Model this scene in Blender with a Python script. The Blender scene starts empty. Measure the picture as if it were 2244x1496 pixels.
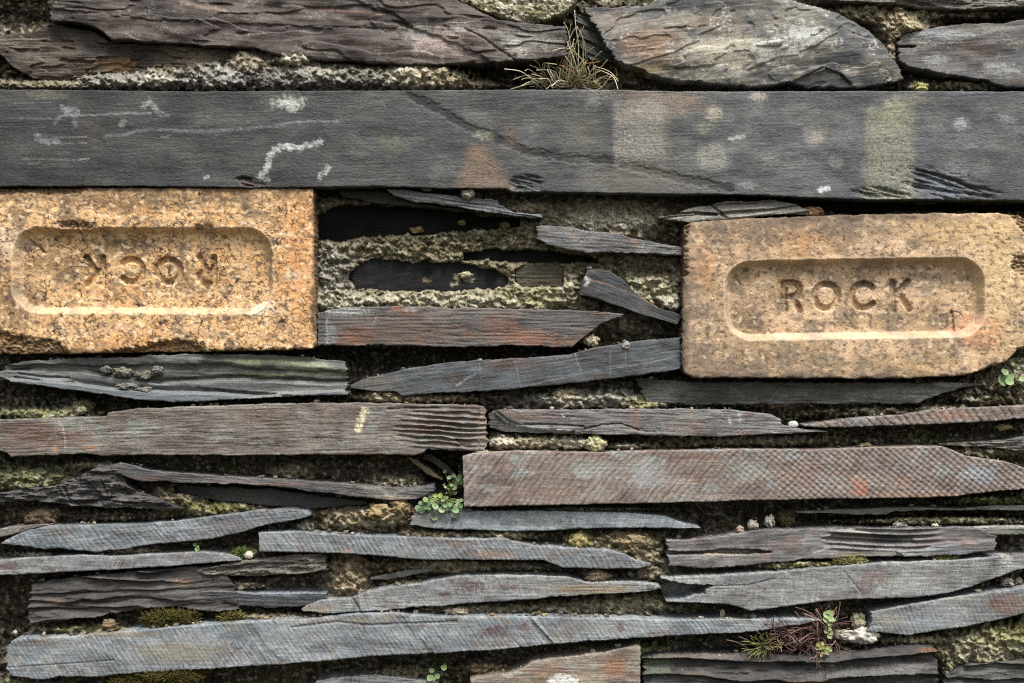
import bpy, math, random
import numpy as np

# ------------------------------------------------------------------ camera, sky, sun, exposure
S = 0.0003                      # metres per photograph pixel on the wall face
CX, CY, CD = 1122.0, 748.0, 3120.0   # picture centre and camera distance, in those pixels
ZC = 1.20                       # height of the picture centre above the ground
scene = bpy.context.scene
col_root = scene.collection
cam_d = bpy.data.cameras.new('camera'); cam = bpy.data.objects.new('camera', cam_d)
col_root.objects.link(cam); scene.camera = cam
cam_d.sensor_width = 36.0; cam_d.lens = 36.0 * CD / 2244.0
cam.location = (0, -CD * S, ZC); cam.rotation_euler = (math.radians(90), 0, 0)
cam_d.clip_start = 0.02; cam_d.clip_end = 100

SUN_EL, SUN_AZ = math.radians(60), math.radians(22)     # overcast sky, brightest part high in front, a little to the right
world = bpy.data.worlds.new('World'); scene.world = world; world.use_nodes = True
wn = world.node_tree.nodes; wl = world.node_tree.links
sky = wn.new('ShaderNodeTexSky'); sky.sky_type = 'NISHITA'; sky.sun_disc = False
sky.sun_elevation = SUN_EL; sky.sun_rotation = math.pi - SUN_AZ
sky.air_density = 1.0; sky.dust_density = 6.0; sky.ozone_density = 0.6
wn['Background'].inputs['Strength'].default_value = 0.08
hsv = wn.new('ShaderNodeHueSaturation'); hsv.inputs['Saturation'].default_value = 0.3     # cloud-grey daylight
wl.new(sky.outputs['Color'], hsv.inputs['Color']); wl.new(hsv.outputs['Color'], wn['Background'].inputs['Color'])
sun_d = bpy.data.lights.new('sun', 'SUN'); sun = bpy.data.objects.new('sun', sun_d)
col_root.objects.link(sun)
sun_d.energy = 1.5; sun_d.angle = math.radians(18); sun_d.color = (1.0, 0.965, 0.91)
from mathutils import Vector
to_sun = Vector((math.sin(SUN_AZ) * math.cos(SUN_EL), -math.cos(SUN_AZ) * math.cos(SUN_EL), math.sin(SUN_EL)))
sun.rotation_euler = to_sun.to_track_quat('Z', 'Y').to_euler()
sun.location = to_sun * 5
scene.view_settings.view_transform = 'Standard'; scene.view_settings.look = 'None'
scene.view_settings.exposure = 1.45; scene.view_settings.gamma = 1.0
try:
    scene.cycles.max_bounces = 6; scene.cycles.use_denoising = False; scene.cycles.filter_width = 1.15
except Exception:
    pass

# ------------------------------------------------------------------ noise
_rs = np.random.RandomState(7)
PERM = np.concatenate([_rs.permutation(512)] * 3).astype(np.int32)
_ga = _rs.rand(512) * 2 * np.pi
GX = np.cos(_ga).astype(np.float32); GY = np.sin(_ga).astype(np.float32)

def perlin(x, y, seed=0):
    x = np.asarray(x, np.float32) + seed * 17.31; y = np.asarray(y, np.float32) + seed * 5.77
    xf = np.floor(x); yf = np.floor(y)
    xi = xf.astype(np.int32) & 511; yi = yf.astype(np.int32) & 511
    fx = x - xf; fy = y - yf
    ux = fx * fx * fx * (fx * (fx * 6 - 15) + 10); uy = fy * fy * fy * (fy * (fy * 6 - 15) + 10)
    a = PERM[xi] + yi; b = PERM[xi + 1] + yi
    def g(h, dx, dy):
        h = PERM[h]
        return GX[h] * dx + GY[h] * dy
    n00 = g(a, fx, fy); n10 = g(b, fx - 1, fy); n01 = g(a + 1, fx, fy - 1); n11 = g(b + 1, fx - 1, fy - 1)
    x0 = n00 + ux * (n10 - n00); x1 = n01 + ux * (n11 - n01)
    return (x0 + uy * (x1 - x0)) * 1.45

def fbm(x, y, octv=4, seed=0, gain=0.5, lac=2.03):
    s = 0.0; a = 1.0; t = 0.0
    for i in range(octv):
        s = s + a * perlin(x, y, seed + i * 3); t += a
        x = x * lac; y = y * lac; a *= gain
    return s / t * 1.25

def billow(x, y, octv=4, seed=0, gain=0.5):
    s = 0.0; a = 1.0; t = 0.0
    for i in range(octv):
        s = s + a * np.abs(perlin(x, y, seed + i * 3)); t += a
        x = x * 2.07; y = y * 2.07; a *= gain
    return s / t * 2.2

def ss(a, b, x):
    t = np.clip((x - a) / (b - a), 0, 1)
    return t * t * (3 - 2 * t)

def lin(c):
    c = np.asarray(c, np.float32) / 255.0
    return np.where(c <= 0.04045, c / 12.92, ((c + 0.055) / 1.055) ** 2.4).astype(np.float32)

def mix(col, c, m):
    return col + (lin(c) - col) * np.clip(m, 0, 1)[..., None]

def rotc(X, Y, ang):
    a = math.radians(ang); c, s = math.cos(a), math.sin(a)
    return X * c + Y * s, -X * s + Y * c

def terrace(v, sharp=0.25):
    f = np.floor(v); t = v - f
    return f + ss(1 - sharp, 1.0, t)

def poly_sd(X, Y, pts):
    """signed distance to a polygon, negative inside"""
    d = np.full(X.shape, 1e9, np.float32); ins = np.zeros(X.shape, bool)
    n = len(pts)
    for i in range(n):
        x0, y0 = pts[i]; x1, y1 = pts[(i + 1) % n]
        ex, ey = x1 - x0, y1 - y0
        t = np.clip(((X - x0) * ex + (Y - y0) * ey) / (ex * ex + ey * ey + 1e-9), 0, 1)
        d = np.minimum(d, (X - x0 - t * ex) ** 2 + (Y - y0 - t * ey) ** 2)
        c = (y0 > Y) != (y1 > Y)
        if abs(ey) > 1e-9:
            ins ^= c & (X < ex * (Y - y0) / ey + x0)
    d = np.sqrt(d)
    return np.where(ins, -d, d)

def line_d(X, Y, pts):
    d = np.full(X.shape, 1e9, np.float32)
    for (x0, y0), (x1, y1) in zip(pts[:-1], pts[1:]):
        ex, ey = x1 - x0, y1 - y0
        t = np.clip(((X - x0) * ex + (Y - y0) * ey) / (ex * ex + ey * ey + 1e-9), 0, 1)
        d = np.minimum(d, (X - x0 - t * ex) ** 2 + (Y - y0 - t * ey) ** 2)
    return np.sqrt(d)

def blob(X, Y, cx, cy, rx, ry, ang=0, soft=0.5, wob=0.35, seed=0):
    x, y = rotc(X - cx, Y - cy, ang)
    r = np.sqrt((x / rx) ** 2 + (y / ry) ** 2)
    near = r < 2.2
    m = np.zeros(X.shape, np.float32)
    if near.any():
        k = max(min(rx, ry) * 0.6, 4)
        rr = r[near] + wob * fbm(X[near] / k, Y[near] / k, 3, seed + int(cx) % 97)
        m[near] = 1 - ss(1 - soft, 1 + soft * 0.5, rr)
    return m

# ------------------------------------------------------------------ materials
def make_mat(name, rough=0.75, spec=0.3, bump=0.5, bdist=0.0006, bscale=2600, var=0.25, aniso=1.0, col=None, trans=0.0):
    m = bpy.data.materials.new(name); m.use_nodes = True
    nt = m.node_tree; N = nt.nodes; L = nt.links
    b = N['Principled BSDF']
    tc = N.new('ShaderNodeTexCoord'); mp = N.new('ShaderNodeMapping')
    mp.inputs['Scale'].default_value = (1, 1, aniso)
    L.new(tc.outputs['Object'], mp.inputs['Vector'])
    n1 = N.new('ShaderNodeTexNoise'); n1.inputs['Scale'].default_value = bscale; n1.inputs['Detail'].default_value = 3
    n1.inputs['Roughness'].default_value = 0.65
    L.new(mp.outputs['Vector'], n1.inputs['Vector'])
    n2 = N.new('ShaderNodeTexNoise'); n2.inputs['Scale'].default_value = bscale * 0.45; n2.inputs['Detail'].default_value = 4
    L.new(mp.outputs['Vector'], n2.inputs['Vector'])
    mr = N.new('ShaderNodeMapRange'); mr.inputs['From Min'].default_value = 0.28; mr.inputs['From Max'].default_value = 0.72
    mr.inputs['To Min'].default_value = 1 - var; mr.inputs['To Max'].default_value = 1 + var
    L.new(n1.outputs['Fac'], mr.inputs['Value'])
    mu = N.new('ShaderNodeVectorMath'); mu.operation = 'SCALE'
    if col is None:
        at = N.new('ShaderNodeAttribute'); at.attribute_name = 'col'
        L.new(at.outputs['Color'], mu.inputs[0])
    else:
        cr = N.new('ShaderNodeValToRGB'); n3 = N.new('ShaderNodeTexNoise'); n3.inputs['Scale'].default_value = 160
        L.new(tc.outputs['Object'], n3.inputs['Vector']); L.new(n3.outputs['Fac'], cr.inputs['Fac'])
        cr.color_ramp.elements[0].position = 0.35; cr.color_ramp.elements[1].position = 0.65
        cr.color_ramp.elements[0].color = (*lin(col[0]), 1); cr.color_ramp.elements[1].color = (*lin(col[1]), 1)
        L.new(cr.outputs['Color'], mu.inputs[0])
    L.new(mr.outputs['Result'], mu.inputs['Scale'])
    L.new(mu.outputs['Vector'], b.inputs['Base Color'])
    b.inputs['Roughness'].default_value = rough; b.inputs['Specular IOR Level'].default_value = spec
    if trans: b.inputs['Transmission Weight'].default_value = 0.0
    bp = N.new('ShaderNodeBump'); bp.inputs['Strength'].default_value = bump; bp.inputs['Distance'].default_value = bdist
    L.new(n2.outputs['Fac'], bp.inputs['Height']); L.new(bp.outputs['Normal'], b.inputs['Normal'])
    return m

M_SLATE = make_mat('slate', 0.62, 0.35, 0.55, 0.0006, 1900, 0.42, 2.6)
M_SAWN = make_mat('sawn_slate', 0.66, 0.35, 0.45, 0.0005, 1900, 0.36, 1.0)
M_DARK = make_mat('dull_dark_slate', 0.9, 0.08, 0.4, 0.0006, 1500, 0.3, 2.2)  # dull finish with little reflection for the black recessed slates
M_BRICK = make_mat('fireclay_brick', 0.85, 0.2, 0.55, 0.0005, 1800, 0.26)
M_MORTAR = make_mat('mortar', 0.95, 0.1, 0.9, 0.0012, 1300, 0.45)
M_STONE = make_mat('rough_stone', 0.9, 0.15, 0.8, 0.001, 1300, 0.4)

# ------------------------------------------------------------------ mesh plumbing
def W(x, y, d):
    """a point d pixels in front of the wall plane, seen at picture position (x, y) -> world"""
    k = (CD - d) / CD
    return ((x - CX) * k * S, -d * S, ZC - (y - CY) * k * S)

def link(o, parent=None):
    col_root.objects.link(o)
    if parent: o.parent = parent
    return o

def tag(o, label, cat, group=None, kind='thing'):
    o['label'] = label; o['category'] = cat; o['kind'] = kind
    if group: o['group'] = group
    return o

def raw_mesh(name, V, F, col, mat, parent=None, smooth=True, origin=(0, 0, 0)):
    """V (n,3) F (m,4) or list of such arrays, quads or tris"""
    me = bpy.data.meshes.new(name)
    V = np.asarray(V, np.float32) - np.asarray(origin, np.float32)
    Fs = F if isinstance(F, list) else [F]
    Fs = [np.asarray(f, np.int32) for f in Fs if len(f)]
    tot = sum(f.size for f in Fs); nf = sum(len(f) for f in Fs)
    me.vertices.add(len(V)); me.vertices.foreach_set('co', V.ravel())
    me.loops.add(tot); me.loops.foreach_set('vertex_index', np.concatenate([f.ravel() for f in Fs]))
    me.polygons.add(nf)
    sizes = np.concatenate([np.full(len(f), f.shape[1], np.int32) for f in Fs])
    me.polygons.foreach_set('loop_start', np.concatenate([[0], np.cumsum(sizes)[:-1]]).astype(np.int32))
    try: me.polygons.foreach_set('loop_total', sizes)
    except Exception: pass
    me.polygons.foreach_set('use_smooth', np.full(nf, smooth, bool))
    me.update(calc_edges=True); me.validate()
    if col is not None:
        a = me.color_attributes.new('col', 'FLOAT_COLOR', 'POINT')
        c = np.ones((len(V), 4), np.float32); c[:, :3] = np.clip(np.asarray(col).reshape(-1, 3), 0.0, 0.85)
        a.data.foreach_set('color', c.ravel())
    me.materials.append(mat)
    o = bpy.data.objects.new(name, me); o.location = origin
    return link(o, parent)

STONES = []      # (xs_top, ys_top, xs_bot, ys_bot, depth, laps)  for fitting the mortar round them
_sid = [0]

def stone(name, label, cat, top, bot, d, mat=None, step=1.65, r=4.0, rag=1.6, back=230, gr=1.3, und=3.0, ang=0.0,
          tilt=(0, 0), pal=((74, 75, 76), (92, 90, 88), (64, 60, 58)), streak=0.28, grain=0.16, speck=0.5, lich=0.0,
          saw=(), steps=(), grooves=(), blobs=(), lines=(), lay=None, terr=None, hfn=None, cfn=None, laps=False,
          split=None, group='slates laid in the wall', endrag=7.0, side=None):
    _sid[0] += 1; sd = _sid[0] * 11
    mat = mat or M_SLATE
    top = np.asarray(top, float); bot = np.asarray(bot, float)
    w = max(top[-1, 0] - top[0, 0], bot[-1, 0] - bot[0, 0])
    nc = max(int(w / step), 8)
    u = np.linspace(0, 1, nc)
    xt = top[0, 0] + u * (top[-1, 0] - top[0, 0]); xb = bot[0, 0] + u * (bot[-1, 0] - bot[0, 0])
    yt = np.interp(xt, top[:, 0], top[:, 1]); yb = np.interp(xb, bot[:, 0], bot[:, 1])
    if rag:
        env = np.minimum(1, np.minimum(u, 1 - u) * w / 14 + 0.15)
        yt = yt + env * rag * (1.5 * fbm(xt / 42, xt * 0 + 3.1, 5, sd, .6) + 1.4 * np.maximum(0, fbm(xt / 16, xt * 0 + 9.7, 4, sd + 1, .65)))
        yb = yb + env * rag * (1.5 * fbm(xb / 38, xb * 0 + 5.3, 5, sd + 2, .6) - 2.6 * np.maximum(0, fbm(xb / 19, xb * 0 + 1.7, 4, sd + 4, .65) - 0.12))
    if rag > 1:                      # stepped splinters along the cleavage
        k = .9 if mat is M_SAWN else 1.5
        yt = yt + env * rag * k * (np.floor(3.2 * fbm(xt / 55, xt * 0 + 21, 4, sd + 70, .6)) / 3.2) ; yb = yb + env * rag * k * (np.floor(3.2 * fbm(xb / 50, xb * 0 + 27, 4, sd + 71, .6)) / 3.2)
    yb = np.maximum(yb, yt + 0.8)
    H = float((yb - yt).max()); nr = max(int(H / step), 5)
    v = np.linspace(0, 1, nr)[:, None]
    X = (xt[None] * (1 - v) + xb[None] * v).astype(np.float32)
    Y = (yt[None] * (1 - v) + yb[None] * v).astype(np.float32)
    # ragged ends
    if endrag:
        yy = Y[:, :1] * np.ones_like(Y)
        X = X + (np.exp(-(u[None] * w / 18)) * endrag * (fbm(Y / 9, Y * 0 + 2.2, 3, sd + 5) + .7 * np.floor(3 * fbm(Y / 13, Y * 0 + 4.2, 3, sd + 72)) / 3)
                 + np.exp(-((1 - u[None]) * w / 18)) * endrag * (fbm(Y / 9, Y * 0 + 7.2, 3, sd + 6) + .7 * np.floor(3 * fbm(Y / 13, Y * 0 + 8.2, 3, sd + 73)) / 3)).astype(np.float32)
    xr, yr = rotc(X, Y, ang)
    h = np.full(X.shape, float(d), np.float32)
    h += tilt[0] * (u[None] - 0.5) + tilt[1] * (v - 0.5)
    if und: h += und * fbm(X / 150, Y / 60, 3, sd + 7)
    g1 = fbm(xr / 70, yr / 4.2, 4, sd + 8)
    if gr: h += gr * g1
    layt = None
    if lay:                          # split layers standing out one below the other
        per, amp, wamp = lay[:3]
        layt = yr / per + wamp * fbm(xr / 200, yr / 60, 3, sd + 9) + 0.13 * fbm(xr / 60, yr / 9, 3, sd + 10)
        f = layt - np.floor(layt)
        am = 0.35 + 0.9 * (0.5 + 0.5 * perlin(np.floor(layt) * 3.7, xr / 140, sd + 11))
        h += amp * am * (np.where(f < 0.78, f / 0.78, (1 - f) / 0.22) - 0.5)
    if terr:
        per, amp = terr
        tv = fbm(xr / per, yr / (per * 0.22), 4, sd + 12) * 3.2
        h += amp * terrace(tv, 0.14)
    col = np.empty(X.shape + (3,), np.float32); col[:] = lin(pal[0])
    col = mix(col, pal[1], ss(-0.25, 0.35, fbm(X / 130, Y / 70, 4, sd + 13)))
    col = mix(col, pal[2], ss(0.05, 0.5, fbm(xr / 90, yr / 34, 4, sd + 14)) * 0.85)
    if len(pal) > 3: col = mix(col, pal[3], ss(0.18, 0.5, fbm(X / 60, Y / 34, 5, sd + 15)) * 0.8)
    col = col * (1 + .8 * streak * fbm(xr / 34, yr / 2.0, 4, sd + 16))[..., None]
    # hairline cleavage, mottling
    if gr > 0.7:
        hl = np.abs(perlin(xr / 48 + .6 * fbm(xr / 30, yr / 14, 2, sd + 50), yr / 3.8, sd + 51))
        hm = ss(.07, 0, hl) * ss(-.1, .3, fbm(xr / 70, yr / 30, 3, sd + 52))
        h -= min(gr, 2.2) * 1.0 * hm; col = col * (1 - .24 * hm)[..., None]
    col = col * np.clip(1 + .28 * fbm(X / 26, Y / 15, 5, sd + 53, .6) + (.34 if streak else 0) * fbm(xr / 11, yr / 3.4, 3, sd + 59, .6), .3, 1.9)[..., None]
    col = col + (.05 * fbm(X / 33, Y / 20, 4, sd + 54))[..., None] * np.array([1, .15, -.7], np.float32) * col.mean(-1, keepdims=True) * 1.6
    sawm = 0
    for (a, per, dep, dirt, lo) in saw:
        q, _ = rotc(X, Y, a)
        ph = q / per + 0.9 * fbm(X / 260, Y / 260, 2, sd + 17) + 0.45 * fbm(X / 46, Y / 40, 3, sd + 18)
        g = (0.5 + 0.5 * np.cos(ph * 2 * np.pi)) ** 3.2
        # uneven strength from cut to cut
        pres = np.clip(lo + (1 - lo) * (0.5 + 1.3 * fbm(X / 100, Y / 50, 3, sd + 19 + int(a))), 0, 1.25)
        pres = pres * (0.65 + 0.5 * perlin(np.floor(ph + .5) * 1.7, X / 90, sd + 23))
        h -= dep * g * pres
        sawm = sawm + g * pres * dirt
        qq, pp = rotc(X, Y, a + 6 * math.sin(sd))
        br = fbm(qq / 3.0, pp / 55, 3, sd + 55, .7) * np.clip(.5 + .9 * fbm(X / 80, Y / 40, 3, sd + 56), .1, 1.2)
        h += .9 * br; col = col * np.clip(1 + .85 * br, .35, 1.9)[..., None]
    if len(saw): col = col * (1 - np.clip(sawm, 0, 0.7))[..., None]
    if len(saw):                     # iron-stained freckles
        k = fbm(X / 13, Y / 9, 4, sd + 60) + .5 * fbm(X / 130, Y / 60, 2, sd + 61)
        col = mix(col, (84, 66, 62), .6 * ss(.36, .62, k)); col = mix(col, (150, 152, 154), .45 * ss(.3, .6, -k))
    for st in steps:                 # (polygon, dh, soft, wobble)
        pts, dh, so, wo = st
        s_ = poly_sd(X, Y, pts) + wo * fbm(X / 22, Y / 12, 4, sd + 24)
        h += dh * (1 - ss(-so, so * 0.2 + 0.4, s_))
    for gv in grooves:               # (points, width, depth, darken)
        pts, gw, gd, gk = gv
        dd = line_d(X, Y, pts) + gw * 0.5 * fbm(X / 14, Y / 10, 3, sd + 25)
        m = 1 - ss(gw * 0.3, gw, dd)
        h -= gd * m
        if gk: col = col * (1 - gk * m)[..., None]
    for bl in blobs:                 # (cx, cy, rx, ry, colour, strength, soft, wob[, ang])
        m = blob(X, Y, bl[0], bl[1], bl[2], bl[3], bl[8] if len(bl) > 8 else 0, bl[6], bl[7], sd)
        m = m * np.clip(0.85 + 0.6 * perlin(X / 3.3, Y / 3.3, sd + 26) + .5 * fbm(X / 12, Y / 9, 3, sd + 58), 0, 1.2)
        m = .45 * m + .55 * ss(.3, .75, m + .55 * fbm(X / 7, Y / 5.5, 4, sd + 62, .65))       # crusty, not airbrushed
        col = mix(col, bl[4], m * bl[5])
    for ln in lines:                 # (points, width, colour, strength)
        dd = line_d(X, Y, ln[0]) + ln[1] * 0.8 * fbm(X / 11, Y / 7, 4, sd + 27)
        m = (1 - ss(ln[1] * 0.35, ln[1], dd)) * np.clip(0.85 + 0.9 * fbm(X / 13, Y / 13, 3, sd + 28), 0, 1) * ss(-.75, -.05, fbm(X / 4.2, Y / 4.2, 2, sd + 57))
        col = mix(col, ln[2], m * ln[3])
    if lich:
        k = fbm(X / 55, Y / 40, 4, sd + 29); k2 = fbm(X / 7, Y / 6, 3, sd + 30)
        m = ss(0.12, 0.45, k) * ss(-0.05, 0.35, k2)
        col = mix(col, (176, 172, 162), m * lich)
    if hfn is not None: h = hfn(X, Y, h)
    if cfn is not None: col = cfn(X, Y, col)
    if mat is not M_BRICK and mat is not M_STONE: col = col * np.array([.955, 1.0, 1.0], np.float32)
    col = col * (1 + 1.5 * grain * perlin(X / 2.3, Y / 2.3, sd + 31) + 0.10 * fbm(X / 9, Y / 7, 2, sd + 32))[..., None]
    if speck:
        k = perlin(X / 2.9, Y / 2.7, sd + 33)
        m = ss(0.86, 0.98, k) * ss(0.0, 0.35, fbm(X / 45, Y / 45, 2, sd + 34) + 0.12)
        col = mix(col, (196, 194, 186), m * speck)
    # worn arris
    ymid = float(Y.mean())          # the lower slates have a weathered, rounded top arris
    dt = (Y - yt[None]); db = (yb[None] - Y); dl = (X - X[:, :1]); dr = (X[:, -1:] - X)
    rr = .62 * r * np.clip(0.8 + 1.3 * fbm(X / 33, Y / 33, 3, sd + 35), 0.35, 2.5)
    e = np.clip(1 - np.minimum(np.minimum(dt / (2.4 if ymid > 760 else 1.0), db), np.minimum(dl, dr) + 0.5) / rr, 0, 1)
    h -= rr * (1 - np.sqrt(np.clip(1 - e * e, 0, 1))) * 0.9
    # ---- front grid + sides + back
    k = (CD - d) / CD
    P = np.stack([(X - CX) * k * S, -h * S, ZC - (Y - CY) * k * S], -1).astype(np.float32)
    idx = np.arange(nr * nc).reshape(nr, nc)
    quads = np.stack([idx[:-1, :-1], idx[1:, :-1], idx[1:, 1:], idx[:-1, 1:]], -1).reshape(-1, 4)
    loop = np.concatenate([idx[0, :], idx[1:, -1], idx[-1, -2::-1], idx[-2:0:-1, 0]])
    LP = P.reshape(-1, 3)[loop]; LC = col.reshape(-1, 3)[loop]
    if side is not None: LC = LC * 0.4 + lin(side) * 0.6
    Ln = len(loop)
    V = [P.reshape(-1, 3)]; Cc = [col.reshape(-1, 3)]; base = nr * nc; prev = loop; Fs = [quads]
    tpar = np.arange(Ln, dtype=np.float32)
    for off in (3, 9, 22, 48, 90, back):
        Q = LP.copy()
        Q[:, 1] = np.minimum(-(d - off) * S, -(d - back) * S) if off == back else np.maximum(LP[:, 1], -(d) * S) + off * S
        if off == back: Q[:, 1] = -(d - back) * S
        jit = (1.4 * fbm(tpar / 30, tpar * 0 + off, 3, sd + 40)) * S
        sgn = np.zeros(Ln); sgn[:nc] = -1; sgn[nc + nr - 1: nc + nr - 1 + nc - 1] = 1
        Q[:, 2] += jit * np.abs(sgn) - np.sign(-sgn) * 0.6 * S * (off > 3)
        V.append(Q); Cc.append(LC * (1 + 0.25 * fbm(tpar / 20, tpar * 0 + off * .3, 3, sd + 41))[:, None])
        cur = base + np.arange(Ln); base += Ln
        pn = np.roll(prev, -1); cn = np.roll(cur, -1)
        Fs.append(np.stack([prev, pn, cn, cur], -1)); prev = cur
    ti = prev[:nc]; bi = prev[nc + nr - 2: nc + nr - 2 + nc][::-1]
    Fs.append(np.stack([ti[:-1], ti[1:], bi[1:], bi[:-1]], -1))
    V = np.concatenate(V); Cc = np.concatenate(Cc)
    kx = 1.0
    STONES.append(((xt - CX) * kx + CX, (yt - CY) * kx + CY, (xb - CX) * kx + CX, (yb - CY) * kx + CY, d, laps))
    org = V.mean(0)
    if split is None:
        o = raw_mesh(name, V, Fs, Cc, mat, origin=org)
        return tag(o, label, cat, group)
    # separate the named regions of the front into parts of their own (a dict: part name -> list of masks; nested with '>')
    faces_mid = quads
    assign = np.zeros(len(quads), int)
    regs = split(X, Y)               # list of (part_name, parent_index or 0, mask)
    for i, (pn_, par, m) in enumerate(regs, 1):
        mq = m.reshape(-1)[quads].mean(1) > 0.5
        assign[mq] = i
    # normals of the whole front, so that the seams between parts do not show
    full = raw_mesh('tmp', V, Fs, None, mat)
    nrm = np.empty(len(V) * 3, np.float32); full.data.vertices.foreach_get('normal', nrm); nrm = nrm.reshape(-1, 3)
    mesh_tmp = full.data; bpy.data.objects.remove(full); bpy.data.meshes.remove(mesh_tmp)
    objs = []
    for i in range(len(regs) + 1):
        qs = quads[assign == i]
        fl = [qs] + (Fs[1:] if i == 0 else [])
        used = np.unique(np.concatenate([f.ravel() for f in fl]))
        remap = np.full(len(V), -1, np.int32); remap[used] = np.arange(len(used))
        nm = name if i == 0 else regs[i - 1][0]
        o = raw_mesh(nm, V[used], [remap[f] for f in fl], Cc[used], mat, origin=org)
        o.data.normals_split_custom_set_from_vertices([tuple(n) for n in nrm[used]])
        objs.append(o)
    tag(objs[0], label, cat, group)
    for i in range(1, len(objs)):
        par = objs[regs[i - 1][1]]
        objs[i].parent = par; objs[i].matrix_parent_inverse.identity(); objs[i].location = (0, 0, 0)
    return objs[0]

# ------------------------------------------------------------------ the stones, course by course (picture pixels)
GREY = ((72, 73, 75), (92, 91, 90), (58, 57, 58))
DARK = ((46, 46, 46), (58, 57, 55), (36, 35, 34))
BROWN = ((70, 58, 52), (90, 78, 72), (50, 41, 37), (104, 100, 98))
BLUE = ((96, 101, 106), (116, 118, 120), (78, 81, 86), (100, 92, 88))
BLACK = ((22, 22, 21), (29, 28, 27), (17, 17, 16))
TOPG = 'slates laid in the wall'

# --- top course
stone('slate_stone', 'big dark brown slate with layered face filling the upper left corner above the mortar', 'slate',
      [(98, -60), (300, -70), (700, -66), (900, -52), (1000, 0), (1040, 18), (1090, 45), (1160, 50), (1243, 55)],
      [(112, 46), (150, 47), (205, 58), (228, 72), (245, 87), (290, 90), (360, 93), (450, 100), (560, 105), (610, 122), (690, 128), (770, 136),
       (905, 146), (1000, 141), (1100, 137), (1200, 131), (1243, 123)],
      6, pal=((56, 47, 43), (76, 67, 63), (36, 30, 28), (86, 76, 71)), gr=.68, und=9, ang=4, terr=(420, 4), streak=0.4, speck=1.0, r=6, back=170,
      tilt=(0, 8),
      steps=[([(98, -70), (105, 40), (240, 60), (420, 40), (600, 45), (800, 40), (880, 55), (1000, 95), (1100, 140), (1260, 60), (1260, -70)], 0, 2, 5),
             ([(560, -80), (720, -20), (860, 30), (900, 60), (980, 90), (1050, 120), (1085, 150), (1250, 150), (1250, -80)], 5, 5, 6),
             ([(-10, -80), (300, -80), (480, 20), (700, 36), (860, 48), (900, 62), (700, 60), (500, 50), (330, 45), (120, 20)], 4, 4, 6)],
      blobs=[(960, 95, 70, 38, (150, 132, 124), .75, .7, .6), (1060, 85, 60, 30, (128, 112, 104), .6, .8, .5), (1150, 85, 80, 28, (120, 118, 112), .8, .8, .5),
             (920, 70, 40, 25, (136, 130, 124), .6, .8, .6), (1010, 60, 25, 14, (160, 154, 146), .6, .6, .6), (1130, 105, 30, 16, (168, 160, 150), .6, .6, .7, 40),
             (540, 60, 150, 34, (92, 80, 78), .55, .8, .3), (280, 70, 100, 26, (96, 84, 74), .6, .8, .4), (800, 100, 60, 30, (58, 46, 42), .6, .8, .4)],
      lines=[([(400, 6), (480, 22), (560, 46)], 7, (140, 120, 104), .6), ([(700, 18), (760, 22), (840, 28)], 6, (128, 100, 86), .6)],
      grooves=[([(1020, 65), (1060, 85), (1110, 120), (1130, 135)], 4, 3, .3), ([(860, 45), (900, 58)], 6, 4, .3)], lich=.25)
stone('slate_stone', 'lower dark brown slate layer under the big upper left slate with an ochre flake', 'slate',
      [(-60, 84), (0, 76), (50, 70), (80, 66), (110, 50), (200, 64), (240, 92), (360, 98), (560, 110), (620, 126), (690, 132)],
      [(-60, 140), (0, 122), (30, 148), (70, 170), (130, 178), (200, 166), (260, 162), (400, 168), (550, 166), (620, 150), (690, 142)],
      -14, pal=((58, 48, 42), (78, 68, 58), (40, 33, 30)), gr=1.6, und=7, terr=(260, 5), streak=.35, r=5, back=150, rag=2.2,
      blobs=[(255, 140, 45, 17, (122, 92, 62), .8, .4, .5), (440, 130, 40, 22, (108, 94, 76), .7, .5, .5), (30, 85, 50, 10, (104, 100, 90), .7, .5, .5),
             (200, 145, 40, 20, (92, 78, 60), .5, .7, .5)],
      steps=[([(215, 120), (290, 118), (285, 135), (262, 150), (215, 162), (190, 160)], 5, 3, 4)])
stone('rough_stone', 'pale rounded lichened rubble stone at the top edge between the two big slates', 'stone',
      [(990, -50), (1100, -62), (1200, -62), (1275, -45)], [(1008, 2), (1050, 22), (1090, 38), (1140, 47), (1200, 46), (1240, 28), (1262, 0)], 8,
      mat=M_STONE, pal=((132, 126, 104), (170, 164, 142), (66, 60, 44), (96, 90, 66)), gr=1.0, und=10, streak=.1, r=16, back=120, speck=1.2, rag=3,
      hfn=lambda X, Y, h: h + 7 * fbm(X / 22, Y / 22, 5, 3) - 5 * billow(X / 12, Y / 12, 3, 5),
      cfn=lambda X, Y, c: mix(mix(c, (40, 38, 28), ss(.1, .5, fbm(X / 12, Y / 12, 4, 9))), (196, 190, 172), .7 * ss(.15, .5, fbm(X / 16, Y / 16, 3, 19))), group='rubble stones and lumps in the joints')
def facets(X, Y, h):
    w = 10 * fbm(X / 60, Y / 40, 3, 91)
    a = (X - 1560) * .47 - (Y + 20) * .88 + w          # up and right of the diagonal ridge
    b = -(X - 1392) * .93 + (Y - 60) * -.36 + w        # left end
    c = (Y - 128) * .95 + (X - 1500) * .12 - w         # lower lip
    return h - .16 * np.maximum(a - 40, 0) - .22 * np.maximum(b, 0) - .25 * np.maximum(c, 0) - 3.5 * ss(-4, 4, a - 70) + 2.5 * terrace(fbm(X / 150, (Y + .25 * X) / 60, 3, 92) * 2.0, .1)
def top_right_parts(X, Y):
    return [('flake', 0, poly_sd(X, Y, [(1738, 178), (1775, 160), (1812, 152), (1850, 160), (1870, 178), (1872, 200), (1738, 200)]) < 0)]
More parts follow.
